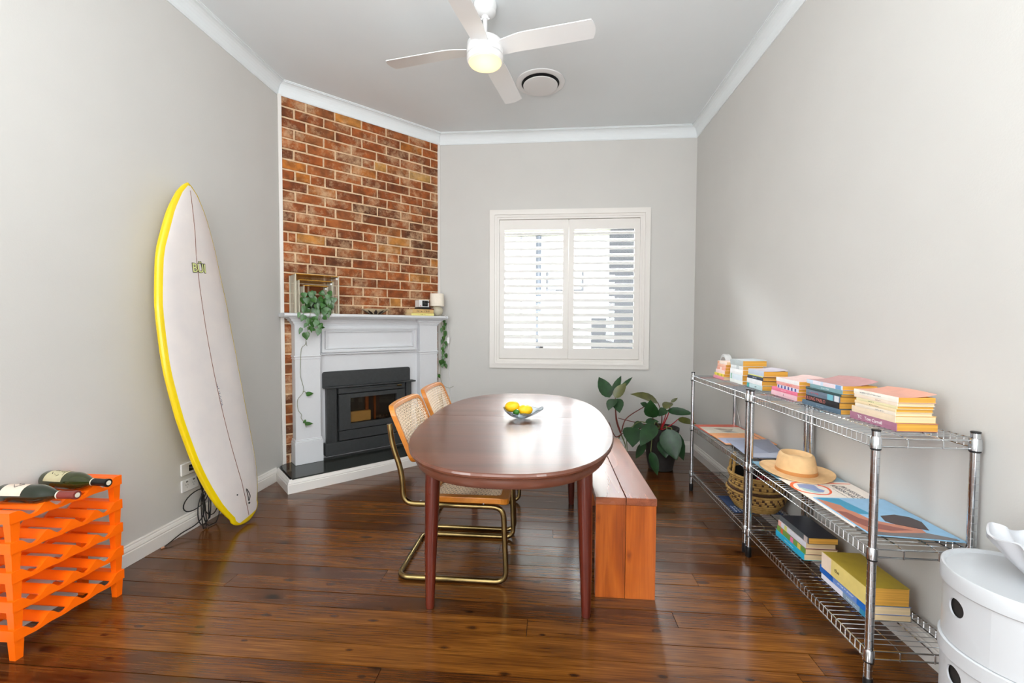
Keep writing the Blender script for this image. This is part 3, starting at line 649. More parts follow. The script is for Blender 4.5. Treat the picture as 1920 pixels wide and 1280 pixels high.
# ------------------------------------------------------------ cane cantilever chairs
def make_chair(loc, label):
    t = thing('dining_chair', label, 'chair', loc, 0, 'cane cantilever dining chairs on the left of the table')
    W = .225; xr = -.255; zf = .0135
    def side(sg):
        y_ = sg*(W-.005)
        return [(xr-.047, y_, .752), (xr-.035, y_, .66), (xr+.012, y_, .52), (xr+.02, y_, .372), (.245, y_, .372), (.26, y_, zf), (xr-.01, y_, zf)]
    pts = rounded(side(-1)+side(1)[::-1], .055, 6)
    m = MB(); m.tube(pts, .0132, 12); obj('tubular_frame', m, M_brass, t)
    # seat: rounded wooden ring + cane mesh
    def rr(x0, x1, y0, y1, r, n=5):
        P = []
        for cx, cy, a0 in ((x1-r, y1-r, 0), (x0+r, y1-r, 90), (x0+r, y0+r, 180), (x1-r, y0+r, 270)):
            for k in range(n+1): a = R(a0+90*k/n); P.append((cx+r*math.cos(a), cy+r*math.sin(a)))
        return P
    def ringmesh(outer, inner, f, th):
        n = len(outer); P = [f(u, v, 0) for u, v in outer]+[f(u, v, 0) for u, v in inner]+[f(u, v, th) for u, v in outer]+[f(u, v, th) for u, v in inner]
        F = []
        for i in range(n):
            j = (i+1) % n; F += [(i, j, n+j, n+i), (2*n+i, 3*n+i, 3*n+j, 2*n+j), (i, 2*n+i, 2*n+j, j), (n+i, n+j, 3*n+j, 3*n+i)]
        return P, F
    fs = lambda u, v, d: (u, v, .386+d-(.012*max(0, (u-.2)/.06)**2))
    P, F = ringmesh(rr(-.125, .268, -W, W, .05), rr(-.09, .228, -W+.036, W-.036, .03), fs, .028)
    m = MB(); m.add(P, F); st = obj('seat_frame', m, M_beech, t, bevel=.004)
    def weave(f, u0, u1, v0, v1, mb, pitch=.0115, r=.0011):
        n = int((u1-u0)/pitch)
        for k in range(n+1):
            u = u0+(u1-u0)*k/n; mb.tube([f(u, v0+(v1-v0)*q/6, 0) for q in range(7)], r*1.25, 3, cap=False)
        n = int((v1-v0)/pitch)
        for k in range(n+1):
            v = v0+(v1-v0)*k/n; mb.tube([f(u0+(u1-u0)*q/6, v, .0008) for q in range(7)], r*1.25, 3, cap=False)
        L_ = (v1-v0); n = int((u1-u0+L_)/(pitch*1.5))
        for k in range(1, n):
            s_ = (u1-u0+L_)*k/n
            a = (min(s_, u1-u0), max(0, s_-(u1-u0))); b = (max(0, s_-L_), min(s_, L_))
            mb.tube([f(u0+a[0]+(b[0]-a[0])*q/6, v0+a[1]+(b[1]-a[1])*q/6, .0014) for q in range(7)], r, 3, cap=False)
            mb.tube([f(u1-(a[0]+(b[0]-a[0])*q/6), v0+a[1]+(b[1]-a[1])*q/6, .0018) for q in range(7)], r, 3, cap=False)
    m = MB(); weave(lambda u, v, d: (u, v, .406+d-.004*math.cos(v/W*1.4)), -.094, .232, -W+.032, W-.032, m, .0125); obj('cane_seat', m, M_cane, st)
    # back: panel curved round the sitter
    def fb(u, v, d):      # u across (-W..W), v up 0..1
        zz = .562+.272*v; lean = xr+.045-.115*v; cur = .026*(u/W)**2
        return (lean+cur+d, u, zz)
    def rb_(u0, u1, v0, v1, ru, rv, n=5):
        P = []
        for cx, cy, a0 in ((u1-ru, v1-rv, 0), (u0+ru, v1-rv, 90), (u0+ru, v0+rv, 180), (u1-ru, v0+rv, 270)):
            for k in range(n+1): a = R(a0+90*k/n); P.append((cx+ru*math.cos(a), cy+rv*math.sin(a)))
            # extra points along the next straight run so the curve follows
            nx = {0: [(u, v1) for u in (.12, .06, 0, -.06, -.12)], 180: [(u, v0) for u in (-.12, -.06, 0, .06, .12)]}.get(a0, [])
            P += nx if a0 != 0 else [(u, v1) for u in (.12, .06, 0, -.06, -.12)]
        return P
    P, F = ringmesh(rb_(-W, W, 0, 1, .045, .16), rb_(-W+.022, W-.022, .075, .925, .028, .11), lambda u, v, d: fb(u, v, d-.012), .026)
    m = MB(); m.add(P, F); bk = obj('backrest_frame', m, M_beech, t, bevel=.003)
    m = MB(); weave(lambda u, v, d: fb(u, v/.272, d+.010), -W+.019, W-.019, .065*.272, .935*.272, m, .0125); obj('cane_back', m, M_cane, bk)
    m = MB()
    for sg in (-1, 1):
        for x_ in (-.15, .15): m.lathe([(.007, .368), (.007, .388)], (x_, sg*(W-.005), 0), 8)
    obj('screw', m, M_chrome, t)['kind'] = 'stuff'
    return t
make_chair((-.448, 2.222, 0), 'cane and brass-tube dining chair nearest the camera, pushed in at the left of the table')
make_chair((-.448, 2.752, 0), 'cane and brass-tube dining chair behind the nearer one, closer to the window')

# ------------------------------------------------------------ bench
bn = thing('bench', 'narrow orange pine plank bench along the right side of the table', 'bench', (.352, 2.45, 0))
bx0, bx1, by0, by1, bz = .218, .486, 1.945, 2.99, .46
xm = (bx0+bx1)/2
for a, b in ((bx0, xm-.0015), (xm+.0015, bx1)):
    m = MB(); m.box((a, by0-.004, bz-.034), (b, by1+.004, bz), .0015); obj('seat_plank', m, M_pinet, bn, world=True)
for ya in (by0, by1-.034):
    for a, b in ((bx0+.002, xm-.001), (xm+.001, bx1-.002)):
        m = MB(); m.box((a, ya, 0), (b, ya+.034, bz-.034), .0015); obj('end_plank', m, M_pine, bn, world=True)
m = MB(); m.box((bx0+.04, by0+.034, bz-.10), (bx0+.062, by1-.034, bz-.034)); m.box((bx1-.062, by0+.034, bz-.10), (bx1-.04, by1-.034, bz-.034)); obj('rail', m, M_pine, bn, world=True)

# ------------------------------------------------------------ surfboard
L_B = 2.03
sb = thing('surfboard', 'white surfboard with yellow rails leaning on the left wall', 'surfboard', (-1.86, 2.46, 0))
ax0 = Vector((-1.842, 2.505, .012)); ax1 = Vector((-2.035, 2.297, 2.012)); axd = (ax1-ax0).normalized(); LB = (ax1-ax0).length
wv = Vector((-.05, 1, 0)); wv = (wv-axd*wv.dot(axd)).normalized(); nv = wv.cross(axd).normalized()
if nv.x < 0: nv = -nv
WT = [(0, 0), (.02, .10), (.04, .130), (.1, .188), (.17, .225), (.24, .248), (.37, .272), (.51, .282), (.67, .264), (.81, .216), (.92, .136), (.97, .075), (.99, .036), (1, .004)]
def wdt(t):
    for (a, b), (c, d) in zip(WT, WT[1:]):
        if t <= c: 
            f = (t-a)/(c-a); return b+(d-b)*f
    return .004
from bisect import bisect
ts = [0, .001, .003, .006, .010, .015, .021, .03, .04, .055, .075]+[.1+.03*k for k in range(28)]+[.93, .95, .97, .982, .991, .997, 1]
def wsm(t):
    if t < .04: return .132*math.sqrt(max(0, 1-(1-t/.04)**2))
    return (wdt(t-.02)+wdt(t)*2+wdt(min(1, t+.02)))/4 if t < .97 else wdt(t)
NE = 16
def bx(t, x, side):
    wd = max(wsm(t), .003); th = .034*min(1, (min(t, 1-t)/.13)**.6)+.006; q = max(-1, min(1, x/wd))
    rock = .055*((2*t-1)**2)-.055+(.05*max(0, t-.8)/.2)*.4
    return ax0+axd*(t*LB)+wv*(x-.040*math.sin(t*math.pi))+nv*(th*(1-q*q)**.38*side+rock)
def bpt(t, e, side): return bx(t, e*max(wsm(t), .003), side)
BAND = .024
def xcols(t):
    wd = max(wsm(t), .003); bd = min(BAND, wd*.96); inn = wd-bd
    return [-wd, -wd+bd*.08, -wd+bd*.3, -wd+bd*.62]+[-inn+2*inn*k/NE for k in range(NE+1)]+[wd-bd*.62, wd-bd*.3, wd-bd*.08, wd]
NC = NE+9
m = MB(); P = []; F = []; mi = []
for t in ts:
    X = xcols(t)
    for x in X: P.append(bx(t, x, 1))
    for x in X[::-1][1:-1]: P.append(bx(t, x, -1))
n = 2*NC-2
for i in range(len(ts)-1):
    for j in range(n):
        F.append((i*n+j, i*n+(j+1) % n, (i+1)*n+(j+1) % n, (i+1)*n+j)); tt = (ts[i]+ts[i+1])/2
        mi.append(0 if (4 <= j < 4+NE and .014 < tt < .988) else 1)
F.append(tuple(range(n-1, -1, -1))); F.append(tuple(range((len(ts)-1)*n, len(ts)*n))); mi += [1, 1]
m.smooth = True; m.add(P, F); m.mi = mi; m.sm[-1] = False; m.sm[-2] = False
M_deck = mat('waxed_deck', (228, 220, 216), .35, noise=(9, .35, (206, 202, 205)), bump=(90, .05), coat=.3)
M_rail = mat('yellow_rail', (226, 196, 12), .22, noise=(5, .05), coat=.4)
obj('board_body', m, [M_deck, M_rail], sb, world=True)
m = MB(); m.tube([bpt(t, -.0+.045*math.sin(t*math.pi), 1)+nv*.0004 for t in [.018+.96*k/60 for k in range(61)]], .0016, 5); obj('stringer', m, cm((120, 72, 50), .5), sb, world=True, label='thin brown centre stringer')
org = Vector(sb.location)
def deckframe(t, e, xd=None):
    p = bpt(t, e, 1); du = (bpt(t, e+.04, 1)-bpt(t, e-.04, 1)).normalized(); dt = (bpt(t+.01, e, 1)-bpt(t-.01, e, 1)).normalized()
    nn_ = du.cross(dt).normalized()
    if nn_.x < 0: nn_ = -nn_
    return p, du, dt, nn_
p, du, dt, nn_ = deckframe(.765, .08)
xd = du if du.cross(dt).dot(nn_) > 0 else -du
lettering('logo_outline', 'BÜI', .070, cm((40, 40, 20), .5), sb, frame(p+nn_*.0012-org, xd-dt*.03, dt), offset=.004, extrude=.0004, label='dark outline of the logo lettering')
lettering('logo_lettering', 'BÜI', .070, cm((216, 222, 150), .5), sb, frame(p+nn_*.0022-org, xd-dt*.03, dt), offset=.0005, extrude=.0004, label='cream-green logo lettering')
p, du, dt, nn_ = deckframe(.40, .07)
lettering('shaper_signature', '~13', .026, cm((70, 90, 120), .5), sb, frame(p+nn_*.0012-org, dt, -xd), shear=.4, extrude=.0002, label='small blue handwritten signature along the stringer')
p, du, dt, nn_ = deckframe(.075, .12)
m = MB(); m.tube(smoothpath([p+nn_*.006-dt*.03, p+nn_*.012+du*.012, p+nn_*.006+dt*.05, p+nn_*.012-du*.008, p+nn_*.005-dt*.025]), .0022, 6); m.lathe([(.004, -.002), (.006, .004), (.004, .008)], tuple(p+nn_*.006-dt*.045), 8); obj('leash_string', m, M_black, sb, world=True, label='black cord loop at the leash plug')
p, du, dt, nn_ = deckframe(.10, -.3)
m = MB(); m.lathe([(.0045, -.001), (.0045, .002)], tuple(p+nn_*.001), 10, axis=0); obj('plug', m, M_black, sb, world=True)

# ------------------------------------------------------------ power outlets and the coil of black cable
for zc, lab in ((.372, 'upper white wall plate behind the surfboard with black cables coming out'), (.274, 'lower white power outlet behind the surfboard under the cable plate')):
    o_ = thing('wall_outlet', lab, 'power outlet', (XL, 2.39, zc))
    m = MB(); m.box((0, -.058, -.035), (.009, .058, .035), .002); obj('face_plate', m, M_white, o_)
    m = MB()
    if zc > .3: m.box((.006, -.008, -.018), (.0105, .05, .018)); obj('cable_port', m, M_black, o_)
    else:
        for yy in (-.025, .025):
            for dy, dz, an in ((-.007, .004, 1), (.007, .004, -1), (0, -.010, 0)): m.box((.008, yy+dy-.0012, dz-.004), (.0096, yy+dy+.0012, dz+.004))
            m.box((.009, yy-.006, .018), (.0115, yy+.006, .027), .001)
        obj('socket_slots', m, cm((110, 110, 110), .5), o_)['kind'] = 'stuff'
cb = thing('cable_coil', 'bundle of looped black cables hanging from the wall plate down to the floor', 'cable', (XL+.05, 2.42, 0))
m = MB(); rc = random.Random(5)
tie = Vector((-2.075, 2.425, .24))
for k in range(4):
    y0 = 2.385+.008*k
    m.tube(smoothpath([(XL+.008, y0, .375), (XL+.05, y0+.012, .36), (-2.085+.006*k, 2.405+.006*k, .31), tuple(tie+Vector((.003*k, .002*k, 0)))], 5), .0032, 6)
loops = [(-.10, -.05, .12, .07), (-.02, -.12, .05, .12), (.05, -.13, .07, .14), (.08, -.08, .08, .12), (-.03, -.15, .035, .15), (.03, -.10, .03, .11)]
for k, (dy, dz, ry, rz_) in enumerate(loops):
    c = tie+Vector((.015+.01*(k % 3), dy*.6, dz)); pts = []
    for q in range(22):
        a = 2*math.pi*q/21+math.pi/2; pts.append((c.x+.012*math.sin(a+k), c.y+ry*math.cos(a)*.75, max(.006, c.z+rz_*.85*math.sin(a))))
    m.tube(pts, .0032, 6)
m.tube(smoothpath([tuple(tie), (-2.05, 2.41, .10), (-2.055, 2.36, .05), (-2.08, 2.28, .03), (-2.08, 2.2, .014), (-2.085, 2.172, .006)], 5), .0032, 6)
m.lathe([(.006, -.008), (.006, .01)], tuple(tie), 8); obj('black_cables', m, M_black, cb, world=True)
m = MB(); m.tube([(-2.085, 2.172, .006), (-2.09, 2.158, .005)], .0045, 8); obj('plug_tip', m, cm((200, 150, 120), .3), cb, world=True, label='metal tip at the loose cable end')

# ------------------------------------------------------------ orange wine rack and bottles
wr = thing('wine_rack', 'orange stackable plastic wine rack with five tiers by the left wall', 'wine rack', (-2.015, 1.575, 0))
rx0, rx1, ry0, ry1 = -2.112, -1.908, 1.372, 1.782
NT = 4
def zsc(y_):      # scalloped top edge, fraction 0..1 (1 at the crests)
    f = (y_-(ry0+.028))/((ry1-.028)-(ry0+.028))
    if f <= 0 or f >= 1: return 1
    return .5+.5*math.cos(f*NT*2*math.pi)
def tier_mb(zt):
    m = MB(); n = 48; ys = [ry0+(ry1-ry0)*k/n for k in range(n+1)]
    topz = [zt-.032*(1-zsc(y_))**.8 for y_ in ys]; botz = [zt-.041-.003*(1-zsc(y_)) for y_ in ys]
    for xa, xb in ((rx0, rx0+.012), (rx1-.012, rx1)):
        P = [];
        for y_, a, b in zip(ys, topz, botz): P += [(xa, y_, a), (xb, y_, a), (xb, y_, b), (xa, y_, b)]
        F = [(0, 1, 2, 3), tuple(4*n+i for i in (3, 2, 1, 0))]
        for i in range(n):
            for j in range(4): F.append((4*i+j, 4*i+(j+1) % 4, 4*i+4+(j+1) % 4, 4*i+4+j))
        m.add(P, F)
    for ya, yb in ((ry0, ry0+.03), (ry1-.03, ry1)): m.box((rx0+.0115, ya+.0012, zt-.006), (rx1-.0115, yb-.0012, zt-.0015)); 
    m.box((rx0+.011, ry0+.0006, zt-.0405), (rx1-.011, ry0+.008, zt-.0007)); m.box((rx0+.011, ry1-.008, zt-.0405), (rx1-.011, ry1-.0006, zt-.0007))
    # saddles: curved strips on each side of every crest, open at the trough bottoms
    span = (ry1-.028)-(ry0+.028); y0_ = ry0+.028
    for k in range(NT+1):
        for sg in (-1, 1):
            if (k == 0 and sg < 0) or (k == NT and sg > 0): continue
            a = y0_+span*k/NT; b = a+sg*span/NT*.29; P = []
            for q in range(7):
                y_ = a+(b-a)*q/6; z_ = zt-.032*(1-zsc(y_))**.8
                P += [(rx0+.0115, y_, z_-.0006), (rx1-.0115, y_, z_-.0006), (rx1-.0115, y_, z_-.0046), (rx0+.0115, y_, z_-.0046)]
            F = [(0, 1, 2, 3), tuple(24+i for i in (3, 2, 1, 0))]
            for i in range(6):
                for j in range(4): F.append((4*i+j, 4*i+(j+1) % 4, 4*i+4+(j+1) % 4, 4*i+4+j))
            m.add(P, F)
    return m
tiers = [.114, .221, .328, .435, .545]
for zt in tiers: obj('rack_tier', tier_mb(zt), M_orange, wr, world=True)
for i, zt in enumerate(tiers):
    za = 0 if i == 0 else tiers[i-1]-.002; zb = zt-.038
    for xa in (rx0+.0035, rx1-.0335):
        for ya in (ry0+.004, ry1-.034):
            m = MB(); e = .003; P = [(xa+e, ya+e, za), (xa+.03-e, ya+e, za), (xa+.03-e, ya+.03-e, za), (xa+e, ya+.03-e, za), (xa, ya, zb), (xa+.03, ya, zb), (xa+.03, ya+.03, zb), (xa, ya+.03, zb)]
            m.add(P, [(0, 3, 2, 1), (4, 5, 6, 7), (0, 1, 5, 4), (1, 2, 6, 5), (2, 3, 7, 6), (3, 0, 4, 7)]); obj('leg', m, M_orange, wr, world=True)
def bottle(label, y_, capcol, labcol, x_end, ink, gl, mark, zc, rz=0):
    t = thing('wine_bottle', label, 'bottle', (x_end, y_, zc), rz, 'wine bottles on the orange rack')
    g = mat('bottle_glass_%d' % gl[1], gl, .06, coat=.5, noise=(5, .1)); r = .0365
    pr = [(.02, -.294), (.034, -.296), (r, -.29), (r, -.155), (.035, -.14), (.028, -.115), (.017, -.088), (.0145, -.075), (.0138, -.01)]
    m = MB(); m.lathe(pr, (0, 0, 0), 28, axis=0); obj('glass_body', m, g, t)
    m = MB(); m.lathe([(.0148, -.07), (.0150, -.012), (.0165, -.011), (.0165, 0), (.012, .001)], (0, 0, 0), 20, axis=0); obj('capsule', m, cm(capcol, .4), t, label='foil capsule over the neck')
    m = MB(); m.lathe([(.0153, -.073), (.0153, -.068)], (0, 0, 0), 20, axis=0, capb=False, capt=False); m.lathe([(.0095, .0012), (.0095, .0018)], (0, 0, 0), 14, axis=0); obj('foil_mark', m, cm((220, 214, 196), .4), t)['kind'] = 'stuff'
    m = MB(); n = 16
    m.grid(lambda u, v: (-.27+.085*u, (r+.0006)*math.cos(R(-20+190*v)), (r+.0006)*math.sin(R(-20+190*v))), 1, n); obj('paper_label', m, cm(labcol, .7), t)
    m = MB()
    for a0, a1, b0, b1 in mark: m.tube([(-.27+.085*(a0+(a1-a0)*q/3), (r+.0012)*math.cos(R(b0+(b1-b0)*q/3)), (r+.0012)*math.sin(R(b0+(b1-b0)*q/3))) for q in range(4)], .0009, 4)
    obj('label_print', m, cm(ink, .6), t)
    return t
bottle('wine bottle with plain cream label and maroon capsule, nearest the camera', 1.503, (120, 52, 46), (222, 204, 188), -1.797, (40, 30, 30), (28, 36, 24), [(.3, .5, 95, 118), (.5, .75, 118, 90), (.3, .35, 60, 72), (.5, .62, 92, 76)], .566, R(3))
bottle('wine bottle with a scribbled label and black capsule, behind the other bottle', 1.632, (20, 20, 18), (196, 186, 150), -1.808, (60, 50, 36), (46, 52, 20), [(.1+.1*k, .2+.1*k, 60+(k*47) % 80, 90+(k*31) % 60) for k in range(8)], .566, R(-3))

# ------------------------------------------------------------ wire shelving
def shelving(label, ya, yb):
    t = thing('wire_shelving_unit', label, 'shelf', (1.225, (ya+yb)/2, 0), 0, 'chrome wire shelving units along the right wall')
    xa, xb = 1.072, 1.372
    for x_ in (xa, xb):
        for y_ in (ya, yb):
            pr = [(.0125, .05)]
            z = .06
            while z < .865: pr += [(.0125, z-.0014), (.0112, z-.001), (.0112, z+.001), (.0125, z+.0014)]; z += .0254
            pr += [(.0125, .883)]
            m = MB(); m.lathe(pr, (x_, y_, 0), 14); po = obj('post', m, M_chrome, t, world=True)
            m = MB(); m.lathe([(.011, .883), (.0132, .884), (.0132, .888), (.011, .889)], (x_, y_, 0), 14); obj('post_cap', m, M_black, po, world=True)
            m = MB(); m.lathe([(.012, 0), (.0145, .004), (.0145, .048), (.0135, .056)], (x_, y_, 0), 14); obj('foot', m, M_black, po, world=True)
    for zt in (.862, .493, .149):
        m = MB(); r1, r2 = .0028, .0015; zb = zt-.03
        x0, x1, y0, y1 = xa-.008, xb+.008, ya, yb
        for x_ in (x0, x1):
            for z_ in (zt, zb): m.tube([(x_, y0+.012, z_), (x_, y1-.012, z_)], r1, 6)
        for y_ in (y0, y1):
            for z_ in (zt-.003, zb): m.tube([(xa+.012, y_, z_), (xb-.012, y_, z_)], r1, 6)
        n = 35
        for k in range(1, n):
            y_ = y0+(y1-y0)*k/n
            m.tube([(x0-.002, y_, zb), (x0-.002, y_, zt+.001), (x0+.004, y_, zt+.0035), (x1-.004, y_, zt+.0035), (x1+.002, y_, zt+.001), (x1+.002, y_, zb)], r2, 4)
        for f_ in (.33, .67):
            x_ = x0+(x1-x0)*f_; m.tube([(x_, y0-.003, zb-.003), (x_, y0-.003, zt-.006), (x_, y0+.02, zt-.001), (x_, y1-.02, zt-.001), (x_, y1+.003, zt-.006), (x_, y1+.003, zb-.003)], r1*.85, 6)
        sh = obj('wire_shelf', m, M_chrome, t, world=True)
        for x_ in (xa, xb):
            for y_ in (y0, y1):
                m = MB(); m.lathe([(.0145, zb-.006), (.0165, zb-.004), (.0158, zt+.002), (.0145, zt+.004)], (x_, y_, 0), 14); obj('collar', m, M_chrome, sh, world=True)
                m = MB(); m.lathe([(.0135, zb-.0105), (.0152, zb-.0095), (.0152, zb-.006)], (x_, y_, 0), 14); obj('clip', m, M_black, sh, world=True)
    return t
shelving('nearer three-tier chrome wire shelving unit, holding the hat and the tallest book stacks', 1.503, 2.370)
shelving('farther three-tier chrome wire shelving unit, holding the basket, next to the potted plant', 2.412, 3.300)

# ------------------------------------------------------------ books
ZT = .8675
def book(label, x, y0, y1, z, th, wd, spine, cover, pages, rz=0, group=None, text=None, name='paperback_book', curl=0, spine_print=None):
    """spine faces -X (the room), pages show on the other three sides; lies flat at height z"""
    yc = (y0+y1)/2; L_ = (y1-y0)/2; t = .0012
    m = MB()
    m.cur = 1; n = 6
    def sheet(z0, lift):
        P = []
        for k in range(n+1):
            for j in range(5):
                u = k/n; v = j/4; zz = z0+lift*max(0, u-.35)**1.5*(.6+.4*math.sin(v*2.5+.4))
                P.append((u*wd, -L_+2*L_*v, zz))
        nn2 = len(P); P += [(a, b, c+t) for a, b, c in P]; F = []
        for k in range(n):
            for j in range(4): a = k*5+j; F += [(a, a+5, a+6, a+1), (nn2+a, nn2+a+1, nn2+a+6, nn2+a+5)]
        for k in range(n): F += [(k*5, k*5+nn2, (k+1)*5+nn2, (k+1)*5), (k*5+4, (k+1)*5+4, (k+1)*5+4+nn2, k*5+4+nn2)]
        for j in range(4): F += [(j, j+1, j+1+nn2, j+nn2), (n*5+j, n*5+j+nn2, n*5+j+1+nn2, n*5+j+1)]
        m.add(P, F)
    sheet(0, 0); sheet(th-t, curl)
    m.cur = 0
    pr = [(-.0015, 0), (-.0022, th*.5), (-.0015, th), (.0004, th), (.0004, 0)]
    m.extr([(a, c) for a, c in pr], 1, -L_, L_)
    o = obj(name, m, [cm(spine), cm(cover)], None, recalc=True)
    # own origin at the spine centre, bottom
    o.location = (x, yc, z); o.rotation_euler = (0, 0, rz); tag(o, label, 'book', group)
    mp_ = MB(); mp_.box((.0006, -L_+.002, t), (wd-.0015, L_-.002, th-t)); obj('pages', mp_, pages, o)
    if text:
        s, col, size = text[:3]; pos = text[3] if len(text) > 3 else 0
        lettering('spine_title', s, size, cm(col, .5), o, frame((-.0026, pos, th*.5), (0, -1, 0), (0, 0, 1)), extrude=.0002)
    if spine_print:
        ms = MB()
        for (a, b, col) in spine_print[:1]: pass
        for q, (a, b, col) in enumerate(spine_print):
            ms = MB(); ms.box((-.0026, L_-2*L_*b, .001), (-.0004, L_-2*L_*a, th-.001)); obj('spine_panel', ms, cm(col), o)
    return o
Y_ = M_pages; W_ = M_pagesw
def stack(items, z, group):
    for it in items:
        lab, x, y0, y1, th, wd, sp, co, pg = it[:9]; kw = it[9] if len(it) > 9 else {}
        book(lab, x, y0, y1, z, th-.0004, wd, sp, co, pg, group=group, **kw); z += th
    return z
k1 = (30, 30, 34)
stack([
 ('mauve paperback with white lettering at the bottom of the stack nearest the camera', 1.187, 1.572, 1.800, .028, .132, (172, 116, 140), (176, 110, 120), Y_, dict(text=('TC   Tom Carroll', (245, 240, 240), .017, .01))),
 ('thick cream paperback with a yellow inner cover, second from the bottom of the nearest stack', 1.186, 1.577, 1.790, .024, .13, (236, 214, 186), (226, 178, 70), W_),
 ('thin cream paperback directly above the thick cream one in the nearest stack', 1.186, 1.578, 1.772, .0125, .118, (238, 224, 206), (230, 216, 200), W_, dict(text=('~15', (120, 120, 126), .006, -.03))),
 ('slim ochre-edged paperback in the middle of the nearest stack with small dark title', 1.186, 1.576, 1.775, .0115, .118, (238, 216, 176), (220, 190, 130), Y_, dict(text=('~18', (70, 60, 50), .006, 0))),
 ('thin paperback with yellow-green spine lines, third from the top of the nearest stack', 1.187, 1.573, 1.768, .0105, .117, (232, 222, 178), (222, 212, 180), Y_, dict(text=('~12', (90, 100, 60), .005, .02))),
 ('pale peach paperback just under the top book of the nearest stack', 1.186, 1.570, 1.778, .0125, .118, (244, 226, 206), (232, 214, 200), W_, dict(text=('~12', (150, 120, 100), .005, -.02))),
 ('curling orange-covered paperback on top of the nearest stack', 1.184, 1.566, 1.778, .019, .120, (244, 238, 226), (230, 166, 144), Y_, dict(text=('~30', (70, 70, 90), .0075, .02), curl=.03)),
], ZT, 'paperbacks in the nearest stack on the top shelf')
stack([
 ('wide slate-blue paperback at the bottom of the stack second from the camera', 1.183, 1.850, 2.115, .021, .135, (88, 112, 132), (80, 104, 124), Y_, dict(text=('~14', (160, 184, 200), .009, 0))),
 ('black paperback with large pale red title letters on its spine', 1.184, 1.862, 2.090, .026, .125, (24, 26, 32), (40, 40, 44), Y_, dict(text=('KILLING PABLO', (206, 122, 112), .021, .045), )),
 ('grey paperback with a red title and a round white emblem on its spine', 1.184, 1.858, 2.088, .026, .125, (104, 120, 138), (100, 116, 130), Y_, dict(text=('~11', (220, 60, 70), .012, .055), spine_print=[(.66, .82, (120, 190, 205)), (.86, .98, (220, 224, 230))])),
 ('thin dark green paperback between the grey and the pale teal ones', 1.184, 1.852, 2.092, .010, .128, (44, 74, 74), (40, 60, 60), Y_),
 ('pale teal paperback, second from the top beside the curled books', 1.185, 1.846, 2.062, .017, .126, (128, 168, 176), (120, 160, 170), Y_, dict(text=('~14', (220, 235, 235), .009, 0))),
 ('curling paperback with white, red and blue spine patches, on top of the second stack', 1.184, 1.846, 2.086, .018, .135, (206, 222, 238), (200, 152, 150), Y_, dict(curl=.05, spine_print=[(.2, .42, (244, 236, 246)), (.5, .82, (240, 222, 228)), (.84, .97, (120, 160, 200))])),
], ZT, 'paperbacks in the second nearest stack on the top shelf')
stack([
 ('pale pink paperback with a small dark mark, bottom of the pink stack', 1.186, 2.165, 2.402, .024, .12, (244, 196, 206), (240, 190, 200), Y_, dict(text=('3', (60, 60, 60), .014, 0))),
 ('bright pink paperback second from the bottom of the pink stack', 1.186, 2.163, 2.398, .019, .118, (240, 120, 152), (236, 116, 148), Y_, dict(text=('~14', (250, 200, 214), .008, 0))),
 ('paperback with a blue floral spine in the pink stack', 1.187, 2.156, 2.345, .017, .116, (226, 226, 244), (240, 200, 210), Y_, dict(spine_print=[(.04+.16*k, .10+.16*k, (60, 60, 140)) for k in range(6)])),
 ('salmon-pink paperback second from the top of the pink stack', 1.186, 2.150, 2.352, .017, .116, (240, 168, 162), (240, 180, 176), Y_, dict(text=('~12', (214, 60, 70), .009, -.02))),
 ('white paperback with a blush cover, top of the pink stack', 1.184, 2.148, 2.352, .020, .128, (246, 242, 242), (240, 206, 200), Y_, dict(curl=.035)),
], ZT, 'paperbacks in the pink stack on the top shelf')
stack([
 ('teal and white paperback, bottom of the third stack from the far end', 1.188, 2.508, 2.690, .027, .122, (196, 218, 222), (120, 180, 186), Y_, dict(text=('~7', (50, 60, 70), .009, -.02), spine_print=[(.0, .16, (70, 168, 168))])),
 ('white paperback second from the bottom, below the navy one', 1.187, 2.510, 2.690, .028, .12, (238, 238, 240), (232, 232, 236), Y_),
 ('navy paperback with a white title under the pale top book', 1.187, 2.500, 2.684, .019, .12, (34, 50, 78), (40, 56, 84), Y_, dict(text=('~14', (220, 225, 235), .008, 0))),
 ('yellow-edged thin paperback lying on the navy one', 1.187, 2.500, 2.680, .006, .12, (226, 226, 110), (40, 60, 70), Y_),
 ('pale blue-grey paperback on top, above the navy one', 1.186, 2.490, 2.672, .030, .128, (196, 206, 222), (206, 196, 206), Y_, dict(curl=.02)),
], ZT, 'paperbacks in the fourth stack on the top shelf')
stack([
 ('white paperback, bottom of the pale stack with the grey top book', 1.190, 2.758, 2.940, .022, .12, (240, 244, 240), (236, 240, 238), Y_),
 ('pale blue-white thick paperback with a green spot, second from bottom in the pale stack', 1.189, 2.758, 2.938, .036, .12, (222, 234, 242), (222, 234, 240), Y_, dict(spine_print=[(.08, .16, (130, 190, 160))])),
 ('plain white paperback in the middle of the pale stack', 1.188, 2.752, 2.932, .032, .12, (246, 246, 246), (240, 240, 240), Y_),
 ('off-white paperback with a fine dark frame on its spine', 1.188, 2.752, 2.926, .024, .12, (232, 236, 236), (226, 230, 232), Y_, dict(spine_print=[(.52, .60, (180, 188, 190)), (.66, .70, (176, 184, 188))])),
 ('grey-green paperback on top of the pale stack', 1.186, 2.748, 2.928, .034, .14, (178, 188, 188), (196, 202, 204), Y_, dict(curl=.01)),
], ZT, 'paperbacks in the pale stack on the top shelf')
